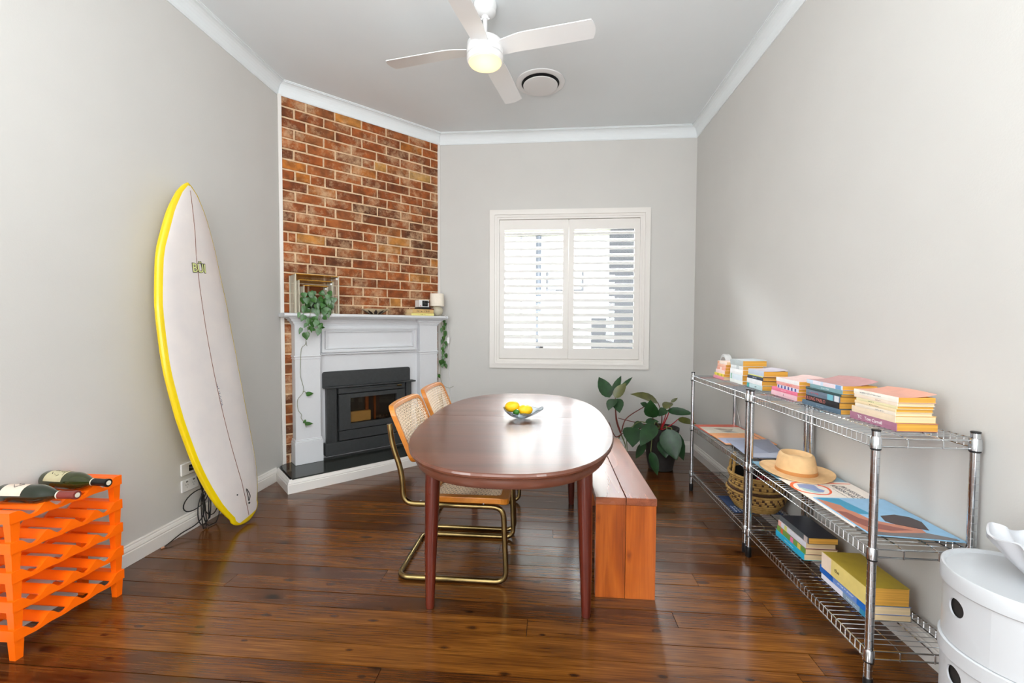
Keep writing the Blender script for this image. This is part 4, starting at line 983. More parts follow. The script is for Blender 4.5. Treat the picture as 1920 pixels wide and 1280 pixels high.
stack([
 ('pink paperback with a violet corner, bottom of the farthest stack', 1.166, 2.984, 3.158, .021, .12, (238, 150, 168), (200, 150, 190), W_),
 ('yellow paperback with olive dots in the farthest stack', 1.170, 2.990, 3.150, .018, .118, (238, 216, 70), (230, 200, 60), Y_, dict(spine_print=[(.34, .46, (176, 180, 60)), (.75, .85, (186, 190, 50))])),
 ('blush paperback with a dark lower line in the farthest stack', 1.174, 2.986, 3.138, .024, .116, (246, 216, 214), (240, 206, 206), Y_),
 ('salmon striped paperback in the farthest stack', 1.178, 2.984, 3.128, .020, .114, (240, 170, 146), (240, 176, 150), Y_, dict(spine_print=[(.40, .56, (250, 230, 220))])),
 ('peach paperback second from the top of the farthest stack', 1.180, 2.984, 3.124, .020, .114, (244, 186, 160), (242, 190, 160), Y_),
 ('white and orange paperback on top of the farthest stack', 1.180, 2.972, 3.122, .019, .116, (246, 226, 212), (246, 220, 206), W_, dict(spine_print=[(.0, .2, (244, 178, 140))])),
], ZT, 'paperbacks in the farthest stack on the top shelf')
ZL = .1535
stack([
 ('cyan paperback at the bottom of the stack on the lowest shelf', 1.178, 2.060, 2.306, .028, .138, (30, 168, 206), (40, 170, 200), W_, dict(text=('~18', (230, 245, 250), .010, 0))),
 ('green and yellow floral paperback above the cyan one', 1.182, 2.058, 2.302, .027, .140, (110, 150, 62), (120, 30, 34), W_, dict(spine_print=[(.5, .6, (230, 120, 160)), (.75, .85, (220, 190, 90)), (.15, .22, (226, 90, 50))])),
 ('white paperback with a yellow crest, under the dark top book', 1.186, 2.062, 2.300, .027, .130, (222, 218, 228), (224, 206, 196), W_, dict(spine_print=[(.25, .34, (220, 220, 120)), (.0, .12, (236, 176, 160))])),
 ('dark charcoal paperback with a tan emblem on top of the lower stack', 1.190, 2.050, 2.292, .028, .128, (84, 88, 92), (34, 34, 44), Y_, dict(spine_print=[(.86, .97, (196, 180, 176))])),
], ZL, 'books in the lower stack by the basket')
zb_ = stack([
 ('grey-blue paperback at the bottom of the stack behind the front post', 1.172, 1.652, 1.920, .024, .148, (130, 152, 174), (50, 46, 44), W_, dict(text=('~13', (220, 226, 234), .010, -.05), spine_print=[(.0, .5, (222, 220, 232)), (.85, 1, (40, 130, 168))])),
 ('royal blue paperback under the thick yellow volume', 1.170, 1.650, 1.928, .032, .146, (108, 142, 206), (100, 130, 190), W_, dict(text=('~19', (235, 240, 250), .011, -.02), spine_print=[(.0, .3, (14, 92, 180)), (.8, 1, (10, 104, 196))])),
 ('very thick yellow reference book on the lowest shelf behind the front post', 1.162, 1.652, 1.905, .066, .15, (222, 200, 120), (168, 142, 44), Y_, dict(text=('the', (70, 50, 20), .022, .03), spine_print=[(.0, .24, (232, 210, 190))])),
], ZL, 'books in the lower stack behind the front post')

# ------------------------------------------------------------ magazines on the middle shelf
ZM = .4985
def sheet_thing(name, label, pts, z, th, col, cat='magazine', prints=(), pages=None):
    cx = sum(p[0] for p in pts)/len(pts); cy = sum(p[1] for p in pts)/len(pts)
    m = MB(); m.prism([(p[0]-cx, p[1]-cy) for p in pts], 0, th); o = obj(name, m, cm(col, .35), None, bevel=.0008); o.location = (cx, cy, z); tag(o, label, cat, 'magazines on the middle shelf')
    for i, (nm, pl2, c2, h_) in enumerate(prints):
        m = MB(); m.prism([(p[0]-cx, p[1]-cy) for p in pl2], th-.0002, th+.0002+.0002*h_); obj(nm, m, cm(c2, .35), o)
    return o
sheet_thing('magazine', 'red-bordered magazine with a sketch on its cover, at the far end of the middle shelf', [(1.078, 3.27), (1.378, 3.30), (1.385, 2.99), (1.085, 2.96)], ZM, .006, (226, 96, 70), prints=[
    ('cover_art', [(1.088, 3.20), (1.365, 3.21), (1.37, 3.01), (1.088, 2.985)], (232, 222, 204), 1), ('cover_sketch', [(1.17, 3.15), (1.22, 3.165), (1.26, 3.13), (1.30, 3.15), (1.27, 3.09), (1.2, 3.10)], (168, 154, 136), 2), ('cover_sketch', [(1.19, 3.07), (1.25, 3.08), (1.30, 3.05), (1.22, 3.045)], (120, 124, 122), 2)])
sheet_thing('magazine', 'orange and lilac magazine between the red-bordered one and the grey one', [(1.082, 2.985), (1.385, 3.01), (1.392, 2.74), (1.085, 2.72)], ZM+.007, .006, (242, 166, 108), prints=[
    ('cover_art', [(1.084, 2.86), (1.30, 2.88), (1.32, 2.76), (1.086, 2.73)], (168, 172, 196), 1), ('cover_spine_line', [(1.345, 3.0), (1.352, 3.0), (1.358, 2.78), (1.350, 2.78)], (150, 90, 70), 1)])
sheet_thing('magazine', 'grey-blue photo magazine lying across both shelving units by the hat', [(1.118, 2.80), (1.385, 2.83), (1.30, 2.435), (1.09, 2.43)], ZM+.014, .005, (150, 156, 176), prints=[
    ('cover_art', [(1.22, 2.80), (1.375, 2.82), (1.32, 2.56), (1.24, 2.52)], (128, 134, 152), 1), ('cover_art', [(1.10, 2.50), (1.28, 2.52), (1.29, 2.44), (1.095, 2.435)], (178, 182, 196), 1)])
sheet_thing('magazine', 'light blue magazine mostly hidden under the hat', [(1.092, 2.405), (1.385, 2.40), (1.388, 2.10), (1.094, 2.12)], ZM, .005, (134, 176, 196))
sheet_thing('magazine', 'cream poster with an orange swoosh around a blue globe, in front of the hat', [(1.094, 2.135), (1.386, 2.10), (1.386, 1.80), (1.10, 1.63)], ZM+.0055, .003, (238, 226, 214))
po = [o for o in COL.objects if o.name.startswith('magazine')][-1]; pc = Vector(po.location)
def swoosh(mb, pts, wds, z0, z1):
    P = smoothpath([(x_, y_, 0) for x_, y_ in pts], 5); n = len(P); lf = []; rt = []
    for i, p in enumerate(P):
        t = (P[min(i+1, n-1)]-P[max(i-1, 0)]).normalized(); q = Vector((-t.y, t.x, 0)); w_ = wds[0]+(wds[1]-wds[0])*abs(math.sin(i/n*math.pi*1.5))
        lf.append(p+q*w_/2); rt.append(p-q*w_/2)
    for i in range(n-1): mb.add([(lf[i].x, lf[i].y, z0), (rt[i].x, rt[i].y, z0), (rt[i+1].x, rt[i+1].y, z0), (lf[i+1].x, lf[i+1].y, z0), (lf[i].x, lf[i].y, z1), (rt[i].x, rt[i].y, z1), (rt[i+1].x, rt[i+1].y, z1), (lf[i+1].x, lf[i+1].y, z1)], [(0, 3, 2, 1), (4, 5, 6, 7), (0, 1, 5, 4), (1, 2, 6, 5), (2, 3, 7, 6), (3, 0, 4, 7)])
m = MB(); L2 = lambda pts: [(a-pc.x, b-pc.y) for a, b in pts]
swoosh(m, L2([(1.378, 2.078), (1.306, 2.082), (1.238, 2.086), (1.168, 2.086), (1.125, 2.07), (1.099, 2.03), (1.098, 1.99), (1.115, 1.958), (1.157, 1.938), (1.198, 1.94), (1.229, 1.97), (1.243, 2.012), (1.237, 2.04), (1.222, 2.052)]), (.006, .013), .0028, .0034); obj('orange_swoosh', m, cm((236, 96, 50), .35), po)
m = MB(); m.prism(L2([(1.136, 2.056), (1.179, 2.06), (1.206, 2.049), (1.200, 2.008), (1.212, 1.983), (1.193, 1.962), (1.158, 1.965), (1.134, 1.989), (1.122, 2.014)]), .0028, .0034); obj('globe_print', m, cm((132, 152, 196), .35), po)
m = MB(); m.prism(L2([(1.125, 2.02), (1.16, 1.985), (1.18, 1.955), (1.15, 1.955), (1.128, 1.98)]), .0032, .0036); obj('globe_highlight', m, cm((170, 206, 206), .35), po)
for i, (s_, dx, sz) in enumerate((('PROFESSIONAL', 1.318, .032), ('KNEEBOARDING', 1.288, .032), ('~26', 1.262, .010))):
    lettering('poster_lettering', s_, sz, cm((56, 54, 66), .5), po, frame((dx-pc.x, (1.955 if i < 2 else 1.96)-pc.y, .0032), (0, -1, 0), (1, 0, 0)), extrude=.0002, sx=.85)
sw = sheet_thing('magazine', 'blue sea poster of a person lying down, at the near end of the middle shelf', [(1.112, 1.895), (1.392, 1.90), (1.392, 1.535), (1.108, 1.565)], ZM+.009, .003, (140, 184, 216), prints=[
    ('sea_print', [(1.12, 1.888), (1.209, 1.888), (1.235, 1.733), (1.165, 1.745)], (48, 146, 180), 1),
    ('figure_print', [(1.114, 1.88), (1.128, 1.865), (1.146, 1.845), (1.170, 1.815), (1.168, 1.775), (1.183, 1.752), (1.196, 1.69), (1.229, 1.668), (1.274, 1.645), (1.317, 1.62), (1.311, 1.594), (1.25, 1.587), (1.198, 1.584), (1.155, 1.59), (1.116, 1.59), (1.114, 1.639), (1.114, 1.678), (1.114, 1.742), (1.114, 1.8)], (192, 122, 96), 2),
    ('figure_shade_print', [(1.118, 1.76), (1.15, 1.75), (1.16, 1.70), (1.19, 1.66), (1.24, 1.63), (1.28, 1.61), (1.2, 1.6), (1.14, 1.62), (1.118, 1.68)], (140, 80, 70), 3),
    ('hair_print', [(1.255, 1.725), (1.316, 1.741), (1.355, 1.723), (1.367, 1.683), (1.337, 1.615), (1.298, 1.633), (1.259, 1.653), (1.239, 1.68)], (62, 44, 42), 4),
    ('rock_print', [(1.118, 1.59), (1.198, 1.582), (1.311, 1.592), (1.374, 1.556), (1.374, 1.542), (1.112, 1.568)], (112, 104, 104), 5)])

# ------------------------------------------------------------ hat
hat = thing('felt_hat', 'camel felt hat with a flat brim and ribbon band on the middle shelf', 'hat', (1.226, 2.232, ZM+.0062))
m = MB()
M_felt = mat('camel_felt', (224, 184, 134), .85, noise=(30, .08), bump=(200, .1))
def brim(u, v):
    a = 2*math.pi*u; r = .088+v*.080; ex = 1.05 if True else 1
    z = .004+.012*v*v*(.5+.5*math.cos(2*a+.6)); return (r*.92*math.cos(a), r*1.03*math.sin(a), z)
NU, NV = 48, 4
P = [brim(i/NU, j/NV) for i in range(NU) for j in range(NV+1)]; q = len(P); P += [(a, b, c+.003) for a, b, c in P]; F = []
for i in range(NU):
    i2 = (i+1) % NU
    for j in range(NV): F += [(i*5+j, i*5+j+1, i2*5+j+1, i2*5+j), (q+i*5+j, q+i2*5+j, q+i2*5+j+1, q+i*5+j+1)]
    F += [(i*5+NV, q+i*5+NV, q+i2*5+NV, i2*5+NV), (i*5, i2*5, q+i2*5, q+i*5)]
m.smooth = True; m.add(P, F); m.smooth = False; obj('brim', m, M_felt, hat)
m = MB()
pr = [(.091, .004), (.089, .03), (.084, .06), (.077, .088), (.072, .095), (.066, .097), (.060, .092), (.052, .080), (.042, .075), (.022, .082), (.001, .085)]
m.lathe(pr, (0, 0, 0), 40, sx=.95, sy=1.08, capb=False); obj('crown', m, M_felt, hat)
m = MB(); m.lathe([(.0915, .006), (.0925, .008), (.0915, .022), (.090, .023)], (0, 0, 0), 40, sx=.95, sy=1.08, capb=False, capt=False); obj('hat_band', m, mat('ribbon', (196, 134, 76), .6), hat, label='tan ribbon band')

# ------------------------------------------------------------ woven basket on its mat
mt = MB(); mt.box((1.075, 2.557, 0), (1.345, 2.80, .006), .001)
o = obj('patterned_mat', mt, mat('indigo_mat', (26, 48, 84), .8, noise=(40, .3)), None); o.data.transform(Matrix.Translation((-1.21, -2.68, 0))); o.location = (1.21, 2.68, ZL); tag(o, 'dark blue mat with white dashes under the woven basket', 'mat')
m = MB()
for i in range(7):
    for j in range(14):
        x_ = -.125+j*.019; y_ = -.118+i*.013; m.box((x_, y_, .0055), (x_+.011*(1 if (i+j) % 2 else .6), y_+.003, .0068))
obj('dash_pattern', m, cm((196, 206, 220), .8), o)
bk = thing('woven_basket', 'round woven seagrass basket with handles on the lowest shelf', 'basket', (1.235, 2.655, ZL+.007))
def bprof(v):      # v 0..1 height
    z = .205*v
    if v < .5: r = .115+.050*math.sin(v/.5*math.pi/2)
    else: r = .165-.022*math.sin((v-.5)/.28*math.pi/2) if v < .78 else .143+.018*((v-.78)/.22)
    return r, z
M_grass = mat('seagrass_coil', (186, 148, 84), .9, noise=(30, .6, (120, 84, 36)), bump=(80, .5))
M_grassd = mat('dark_seagrass', (70, 44, 26), .9, noise=(40, .3))
M_grasslit = mat('window_lit_seagrass', (224, 214, 206), .9, noise=(50, .25))  # pale tone imitating window light on the coils, assigned to no face
nr = 15
for k in range(nr):
    v = (k+.5)/nr; r, z = bprof(v); m = MB(); pts = []
    N3 = 72
    for q in range(N3):
        a = 2*math.pi*q/N3; rr = r+.0018*(1 if (q+k) % 2 else -1); pts.append((rr*math.cos(a)*.92, rr*math.sin(a)*.98, z))
    # stitched darks in the middle bands; pale slot painted as window light is unused
    P0 = len(m.f); m.tube(pts, .0078, 6, closed=True)
    for fi in range(len(m.f)):
        q = fi//6; a = 360*q/N3
        if k in (4, 5, 6, 10, 12) and (q+k) % 3 == 0: m.mi[fi] = 2
        elif k in (8,): m.mi[fi] = 2
    obj('coil', m, [M_grass, M_grasslit, M_grassd], bk)
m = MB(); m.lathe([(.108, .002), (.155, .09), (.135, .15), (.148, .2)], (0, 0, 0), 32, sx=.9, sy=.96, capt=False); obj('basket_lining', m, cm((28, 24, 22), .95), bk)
for (a0, a1) in ((150, 185),):
    p0 = Vector((.15*math.cos(R(a0))*.92, .15*math.sin(R(a0)), .195)); p1 = Vector((.15*math.cos(R(a1))*.92, .15*math.sin(R(a1)), .195))
    m = MB(); pts = smoothpath([p0, p0+Vector((.006, 0, .06)), (p0+p1)/2+Vector((.02, 0, .115)), p1+Vector((.006, 0, .06)), p1], 6); m.tube(pts, [.0075+.0012*(i % 2) for i in range(len(pts))], 8); obj('handle', m, M_grass, bk)
p0 = Vector((.10, -.08, .19)); m = MB(); pts = smoothpath([(.128, -.05, .195), (.12, -.05, .25), (.125, 0, .275), (.12, .05, .25), (.128, .05, .195)], 5); m.tube(pts, .0075, 8); obj('handle', m, M_grass, bk)
o = obj('red_scarf', (lambda mm: (mm.tube(smoothpath([(-.02, 0, .155), (.0, .01, .185), (.02, -.02, .19), (.035, -.05, .16)], 5), .012, 8), mm)[1])(MB()), cm((150, 20, 34), .8), None); o.location = (1.235, 2.60, ZL+.007); tag(o, 'small dark red cloth sticking up inside the woven basket', 'cloth')

# white arch-shaped router on the wall, thin white cable below it
rt = thing('wifi_router', 'white arch-shaped device standing behind the farthest book stack', 'router', (1.33, 3.36, ZT))
m = MB(); arch = [(-.055, 0)]+[(-.055*math.cos(R(a)), .095+.055*math.sin(R(a))) for a in range(0, 181, 12)]+[(.055, 0)]
n = len(arch)
def archmb(sc_, xa, xb):
    mb = MB(); P = [(xa, a*sc_, .003+b*sc_) for a, b in arch]+[(xb, a*sc_, .003+b*sc_) for a, b in arch]; mb.add(P, [tuple(range(n)), tuple(range(2*n-1, n-1, -1))]+[(i, (i+1) % n, n+(i+1) % n, n+i) for i in range(n)]); return mb
obj('casing', archmb(1, -.025, .02), M_white, rt, bevel=.006)
mb = archmb(.72, -.03, -.024); o = obj('front_grille', mb, cm((176, 168, 164), .6), rt); o.location = (0, -.012, .02)
m = MB(); m.tube(smoothpath([(XR-.03, 3.36, .86), (XR-.012, 3.30, .6), (XR-.012, 3.2, .42), (XR-.012, 3.12, .33), (XR-.014, 3.02, .27), (XR-.012, 2.9, .2)], 6), .0018, 6); o = obj('router_cable', m, cm((232, 230, 228), .5), None, loc=(XR-.02, 3.1, .2)); tag(o, 'thin white cable running down the right wall behind the far shelving', 'cable')

# ------------------------------------------------------------ round storage cabinet and its bowl
cx_, cy_, cr = 1.216, 1.181, .16
cab = thing('round_storage_cabinet', 'round white plastic three-tier cabinet with finger-hole sliding doors in the right foreground', 'cabinet', (cx_, cy_, 0))
for zt in (.585, .39, .197):
    m = MB()
    if zt > .5: m.lathe([(cr-.003, zt-.046), (cr, zt-.043), (cr, zt-.004), (cr-.002, zt), (cr-.007, zt), (cr-.010, zt-.004), (cr-.012, zt-.008), (.001, zt-.008)], (0, 0, 0), 64, capb=True, capt=False); obj('top_tray', m, M_abs, cab)
    else: m.lathe([(cr-.003, zt-.042), (cr, zt-.039), (cr, zt-.002), (cr-.003, zt)], (0, 0, 0), 64, capb=True, capt=True); obj('tier_ring', m, M_abs, cab)
m = MB(); m.lathe([(cr-.02, 0), (cr-.002, .0), (cr, .004), (cr, .012)], (0, 0, 0), 48, capb=True, capt=True); obj('base_ring', m, M_abs, cab)
def hole_door(zlo, zhi, hz, ang, parent):
    """curved door with a round finger hole"""
    r = cr-.006; a0, a1 = R(ang)-1.15, R(ang)+1.15
    m = MB(); hr = .0235; NA = 32; P = []; F = []
    hw_ = .08; hh = min(hz-zlo, zhi-hz)-.002
    box_u = hw_; 
    def cyl(u, z, rr): a = R(ang)+u/r; return (rr*math.cos(a), rr*math.sin(a), z)
    rings = []
    ts_ = sorted([2*math.pi*k/28 for k in range(28)]+[math.atan2(b_, a_) % (2*math.pi) for a_ in (-box_u, box_u) for b_ in (zhi-hz, zlo-hz)])
    for k in range(NA):
        t = ts_[k]; c, s = math.cos(t), math.sin(t); kk = min(box_u/abs(c) if abs(c) > 1e-6 else 9, ((zhi-hz) if s > 0 else (hz-zlo))/abs(s) if abs(s) > 1e-6 else 9)
        rings.append(((hr*c, hz+hr*s), ((hr*c+kk*c)*.5, hz+(hr*s+kk*s)*.5), (kk*c, hz+kk*s)))
    for rr in (r, r-.004):
        for k in range(NA):
            for q in range(3): P.append(cyl(rings[k][q][0], rings[k][q][1], rr))
    q0 = NA*3
    for k in range(NA):
        k2 = (k+1) % NA
        for q in range(2): F += [(k*3+q, k2*3+q, k2*3+q+1, k*3+q+1), (q0+k*3+q, q0+k*3+q+1, q0+k2*3+q+1, q0+k2*3+q)]
        F.append((k*3, q0+k*3, q0+k2*3, k2*3))
    m.smooth = True; m.add(P, F); m.smooth = False
    for sg in (-1, 1):
        u0 = sg*box_u; u1 = sg*r*1.15
        m.grid(lambda u, v: cyl(u0+(u1-u0)*u, zlo+(zhi-zlo)*v, r), 10, 1)
    obj('sliding_door', m, M_abs, parent, recalc=False)
hole_door(.392, .538, .492, 173.5, cab); hole_door(.199, .346, .312, 173.5, cab); hole_door(.014, .153, .115, 173.5, cab)
m = MB(); rr = cr-.009
for zlo, zhi in ((.392, .54), (.199, .348), (.012, .155)):
    m.grid(lambda u, v: (rr*math.cos(R(173.5)+1.3+u*(2*math.pi-2.6)), rr*math.sin(R(173.5)+1.3+u*(2*math.pi-2.6)), zlo+(zhi-zlo)*v), 36, 1)
    m.lathe([(rr, zlo), (.001, zlo+.001)], (0, 0, 0), 32, capb=False, capt=False)
obj('cabinet_shell', m, M_abs, cab, recalc=False)
m = MB(); m.lathe([(.146, .02), (.146, .53)], (0, 0, 0), 40); obj('shade_drum', m, cm((34, 30, 28), .8), cab, label='dark drum standing in for the shade inside the cabinet')  # near-black drum added so the finger holes look unlit
wb = thing('ruffled_bowl', 'white porcelain bowl with folded ruffled walls on the round cabinet', 'bowl', (1.272, 1.168, .579))
def ruff(u, v, d=0):
    a = 2*math.pi*u; lob = .5+.5*math.cos(5*a+.5); r = .05+.065*v+.028*v*lob+.01*v*math.sin(9*a)
    r = min(r, .128) ; z = .002+.108*v**1.15*(.90+.10*math.cos(5*a+2.2))+.006*v*math.sin(3*a)
    return ((r-d)*math.cos(a)*.98, (r-d)*math.sin(a)*.98, z+d*.5)
m = MB(); NU, NV = 90, 10; P = [ruff(i/NU, j/NV) for i in range(NU) for j in range(NV+1)]+[ruff(i/NU, j/NV, .005) for i in range(NU) for j in range(NV+1)]
q = NU*(NV+1); F = []
for i in range(NU):
    i2 = (i+1) % NU
    for j in range(NV): F += [(i*(NV+1)+j, i2*(NV+1)+j, i2*(NV+1)+j+1, i*(NV+1)+j+1), (q+i*(NV+1)+j, q+i*(NV+1)+j+1, q+i2*(NV+1)+j+1, q+i2*(NV+1)+j)]
    F.append((i*(NV+1)+NV, i2*(NV+1)+NV, q+i2*(NV+1)+NV, q+i*(NV+1)+NV))
F.append(tuple(i*(NV+1) for i in range(NU-1, -1, -1))); F.append(tuple(q+i*(NV+1) for i in range(NU)))
m.smooth = True; m.add(P, F); m.smooth = False; obj('bowl_wall', m, M_ceram, wb)
m = MB(); m.tube(smoothpath([(-.05, .06, .0045), (-.02, .02, .005)], 3)[:2]+[Vector((-.02, .02, .005))], .0012, 4)

# ------------------------------------------------------------ leaves
def leaf_mb(b, t, wd, heart=False, curl=.12, up=Vector((0, 0, 1)), cam=Vector((0, 0, 1.22))):
    """one leaf blade from base b to tip t, broad side towards the room, with a folded midrib"""
    b = Vector(b); t = Vector(t); ax = (t-b); L_ = ax.length; ax.normalize()
    view = (cam-(b+t)/2).normalized(); n = (view*.8+up*.45+Vector((rl.uniform(-.2, .2), rl.uniform(-.2, .2), 0))); n = (n-ax*n.dot(ax)).normalized(); sd = ax.cross(n)
    prof = [(0, .0), (.08, .55), (.2, .88), (.38, 1.0), (.58, .88), (.78, .55), (.92, .2), (1, 0)] if not heart else [(.04, .0), (-.06, .45), (.06, .86), (.25, 1.0), (.5, .82), (.75, .42), (.92, .12), (1, 0)]
    P = []; 
    for u, wf in prof:
        bend = -curl*L_*(u*u); c = b+ax*(u*L_)+n*bend
        cc = b+ax*(max(u, 0)*L_)+n*bend
        P += [c-sd*wd/2*wf+n*.10*wd*wf, cc-n*.01*wd, c+sd*wd/2*wf+n*.10*wd*wf]
    F = []
    for i in range(len(prof)-1): F += [(3*i, 3*i+1, 3*i+4, 3*i+3), (3*i+1, 3*i+2, 3*i+5, 3*i+4)]
    m = MB(); m.smooth = True; m.add(P, F); return m
rl = random.Random(21)
# philodendron
ph = thing('potted_philodendron', 'potted philodendron with large glossy dark leaves in the back right corner', 'plant', (.975, 3.80, 0))
m = MB(); m.lathe([(.085, 0), (.10, .004), (.118, .10), (.135, .27), (.148, .345), (.150, .36), (.143, .36), (.135, .33), (.001, .325)], (0, 0, 0), 32); obj('pot', m, mat('charcoal_pot', (48, 44, 42), .75, noise=(12, .3), bump=(30, .2)), ph)
m = MB(); m.lathe([(.001, .335), (.133, .332)], (0, 0, 0), 24, capb=False, capt=False); obj('soil', m, mat('potting_soil', (40, 30, 22), .95, bump=(60, 1)), ph)
LV = [((.543, 3.85, .598), (.461, 3.95, .775), .125, 0), ((.589, 3.95, .615), (.66, 4.0, .784), .07, 0), ((.579, 3.8, .607), (.67, 3.8, .743), .09, 1), ((.645, 3.95, .649), (.776, 4.05, .772), .045, 0),
 ((.575, 3.8, .595), (.504, 3.65, .545), .09, 0), ((.598, 3.8, .599), (.606, 3.7, .50), .10, 0), ((.943, 3.8, .574), (.728, 3.6, .706), .095, 1), ((.878, 3.9, .522), (.82, 3.9, .55), .05, 0),
 ((.879, 3.7, .459), (.843, 3.65, .609), .125, 0), ((1.07, 3.9, .558), (1.001, 3.8, .52), .09, 1), ((1.082, 3.9, .559), (1.139, 3.9, .60), .03, 1), ((1.038, 3.85, .494), (1.23, 3.75, .501), .075, 0),
 ((1.129, 3.85, .424), (1.25, 3.75, .408), .06, 1), ((1.009, 3.8, .519), (.931, 3.7, .48), .075, 0), ((.70, 3.66, .385), (.685, 3.5, .287), .16, 0), ((.871, 3.6, .425), (.731, 3.45, .31), .13, 0),
 ((.8, 3.6, .274), (.721, 3.6, .139), .07, 0), ((.833, 3.55, .214), (.881, 3.5, .038), .08, 0), ((.975, 3.62, .385), (1.02, 3.5, .17), .17, 0), ((1.032, 3.68, .351), (1.125, 3.62, .13), .12, 0),
 ((.831, 3.75, .416), (.932, 3.7, .429), .06, 0), ((.819, 3.8, .388), (.73, 3.7, .385), .08, 0), ((.946, 3.62, .30), (.956, 3.55, .17), .12, 0), ((1.0, 3.62, .30), (1.05, 3.56, .15), .10, 0)]
for b, t, wd, ol in LV: obj('leaf', leaf_mb(b, t, wd, curl=rl.uniform(.05, .22)), M_leafB if ol else M_leafA, ph, world=True, recalc=False, **({'label': 'olive brown-green leaf'} if ol else {}))
ST = [([(.625, 3.75, .308), (.593, 3.8, .415), (.583, 3.8, .6)], M_stemr), ([(.63, 3.75, .308), (.60, 3.82, .43), (.60, 3.9, .62)], M_stemr), ([(.633, 3.75, .324), (.679, 3.8, .425), (.83, 3.9, .501), (.88, 3.9, .522)], M_stemr), ([(.975, 3.8, .335), (.979, 3.8, .471), (.943, 3.8, .574)], M_stemr),
 ([(.975, 3.8, .335), (1.047, 3.85, .463), (1.08, 3.9, .559)], M_red), ([(.98, 3.8, .335), (1.058, 3.8, .38), (1.129, 3.84, .424)], M_red), ([(.97, 3.8, .335), (1.0, 3.8, .42), (1.038, 3.85, .5)], M_red), ([(.633, 3.75, .3), (.571, 3.7, .296), (.534, 3.8, .39)], M_stemr),
 ([(.98, 3.8, .36), (.85, 3.78, .37), (.74, 3.76, .33), (.63, 3.75, .305)], M_stemr), ([(.98, 3.8, .36), (.811, 3.8, .385), (.608, 3.8, .43)], M_stemr), ([(.70, 3.66, .385), (.67, 3.7, .30), (.665, 3.65, .17)], M_stem), ([(.97, 3.8, .36), (.907, 3.75, .42), (.879, 3.7, .459)], M_stemr), ([(.96, 3.78, .36), (.9, 3.68, .43), (.871, 3.6, .425)], M_stem), ([(.95, 3.76, .36), (.86, 3.6, .35), (.833, 3.55, .214)], M_stem), ([(.95, 3.76, .36), (.82, 3.65, .38), (.8, 3.6, .274)], M_stem), ([(.98, 3.76, .36), (.98, 3.66, .40), (.975, 3.62, .385)], M_stem), ([(.99, 3.78, .36), (1.03, 3.7, .38), (1.032, 3.68, .351)], M_stem), ([(.9, 3.78, .38), (.78, 3.72, .42), (.70, 3.66, .385)], M_stem), ([(.625, 3.75, .3), (.60, 3.73, .24), (.64, 3.72, .2)], M_stem), ([(.63, 3.75, .3), (.66, 3.72, .22), (.65, 3.7, .18)], M_stem)]
for pts, mm in ST:
    m = MB(); P = smoothpath(pts, 5); m.tube(P, [.0058-.003*i/len(P) for i in range(len(P))], 6); obj('stem', m, mm, ph, world=True)

# ------------------------------------------------------------ things on the mantel shelf (brick-wall frame)
ZS = 1.3165
def bw(s, o, z): return BR @ Vector((s, o, z))
cg = thing('nested_display_boxes', 'nested clear ribbed display boxes with brass tops on the left of the mantel', 'display box', tuple(bw(.225, .10, ZS)))
M_rod = mat('clear_acrylic_rod', (236, 228, 206), .12, trans=.35, ior=1.3)
for nm, s0, s1, o0, o1, zt in (('outer_box', .065, .39, .012, .185, ZS+.305), ('middle_box', .095, .352, .03, .165, ZS+.262), ('inner_box', .135, .315, .05, .15, ZS+.222)):
    m = MB(BR); m.box((s0-.003, o0-.003, ZS), (s1+.003, o1+.003, ZS+.003)); fr_ = obj(nm, m, M_rod, cg, world=True)
    for s_ in (s0, s1):
        m = MB(BR)
        for o_ in (o0, o1): m.tube([(s_, o_, ZS+.002), (s_, o_, zt-.002)], .0055 if nm == 'outer_box' else .004, 6)
        m.box((s_-.002, o0, zt-.012), (s_+.002, o1, zt-.006)); k = 9
        for q in range(1, k): m.tube([(s_, o0+(o1-o0)*q/k, ZS+.002), (s_, o0+(o1-o0)*q/k, zt-.007)], .0017, 4)
        so_ = obj('ribbed_side', m, M_rod, fr_, world=True); so_['kind'] = 'stuff'
    m = MB(BR); m.box((s0-.004, o0-.004, zt-.005), (s1+.004, o1+.004, zt), .001); obj('brass_top', m, mat('brass_sheet', (226, 172, 70), .25, metal=.9), fr_, world=True)
    m = MB(BR); m.box((s1-.022, o1+.001, zt-.03), (s1-.010, o1+.006, zt-.016), .001); obj('hang_tag', m, M_white, fr_, world=True)
cam_ = Vector((0, 0, 1.22))
def pothos(th, spots, vines, seed):
    global rl
    rl = random.Random(seed)
    for pts in vines:
        m = MB(); m.tube(smoothpath([bw(*p) for p in pts], 5), .0017, 5); obj('vine', m, M_stem, th, world=True)
    for b, t, wd in spots: obj('leaf', leaf_mb(bw(*b), bw(*t), wd, heart=True, curl=rl.uniform(0, .2)), M_pothos, th, world=True, recalc=False)
pt = thing('pothos_plant', 'trailing pothos with heart-shaped leaves in the clear box on the left of the mantel', 'plant', tuple(bw(.21, .12, ZS)))
m = MB(BR); m.lathe([(.035, 0), (.045, .002), (.05, .08), (.053, .09), (.047, .09), (.001, .08)], (.215, .10, ZS), 20); obj('pot', m, cm((34, 44, 30), .6), pt, world=True)
r2 = random.Random(4); spots = []
for k in range(46):
    s_ = .115+.20*r2.random(); z_ = ZS+.015+.17*r2.random(); o_ = .13+.09*r2.random(); L_ = .045+.02*r2.random()
    an = r2.uniform(-2.4, -.7); spots.append(((s_, o_, z_), (s_+L_*math.cos(an)*.8, o_+.01, z_+L_*math.sin(an)), .042+.014*r2.random()))
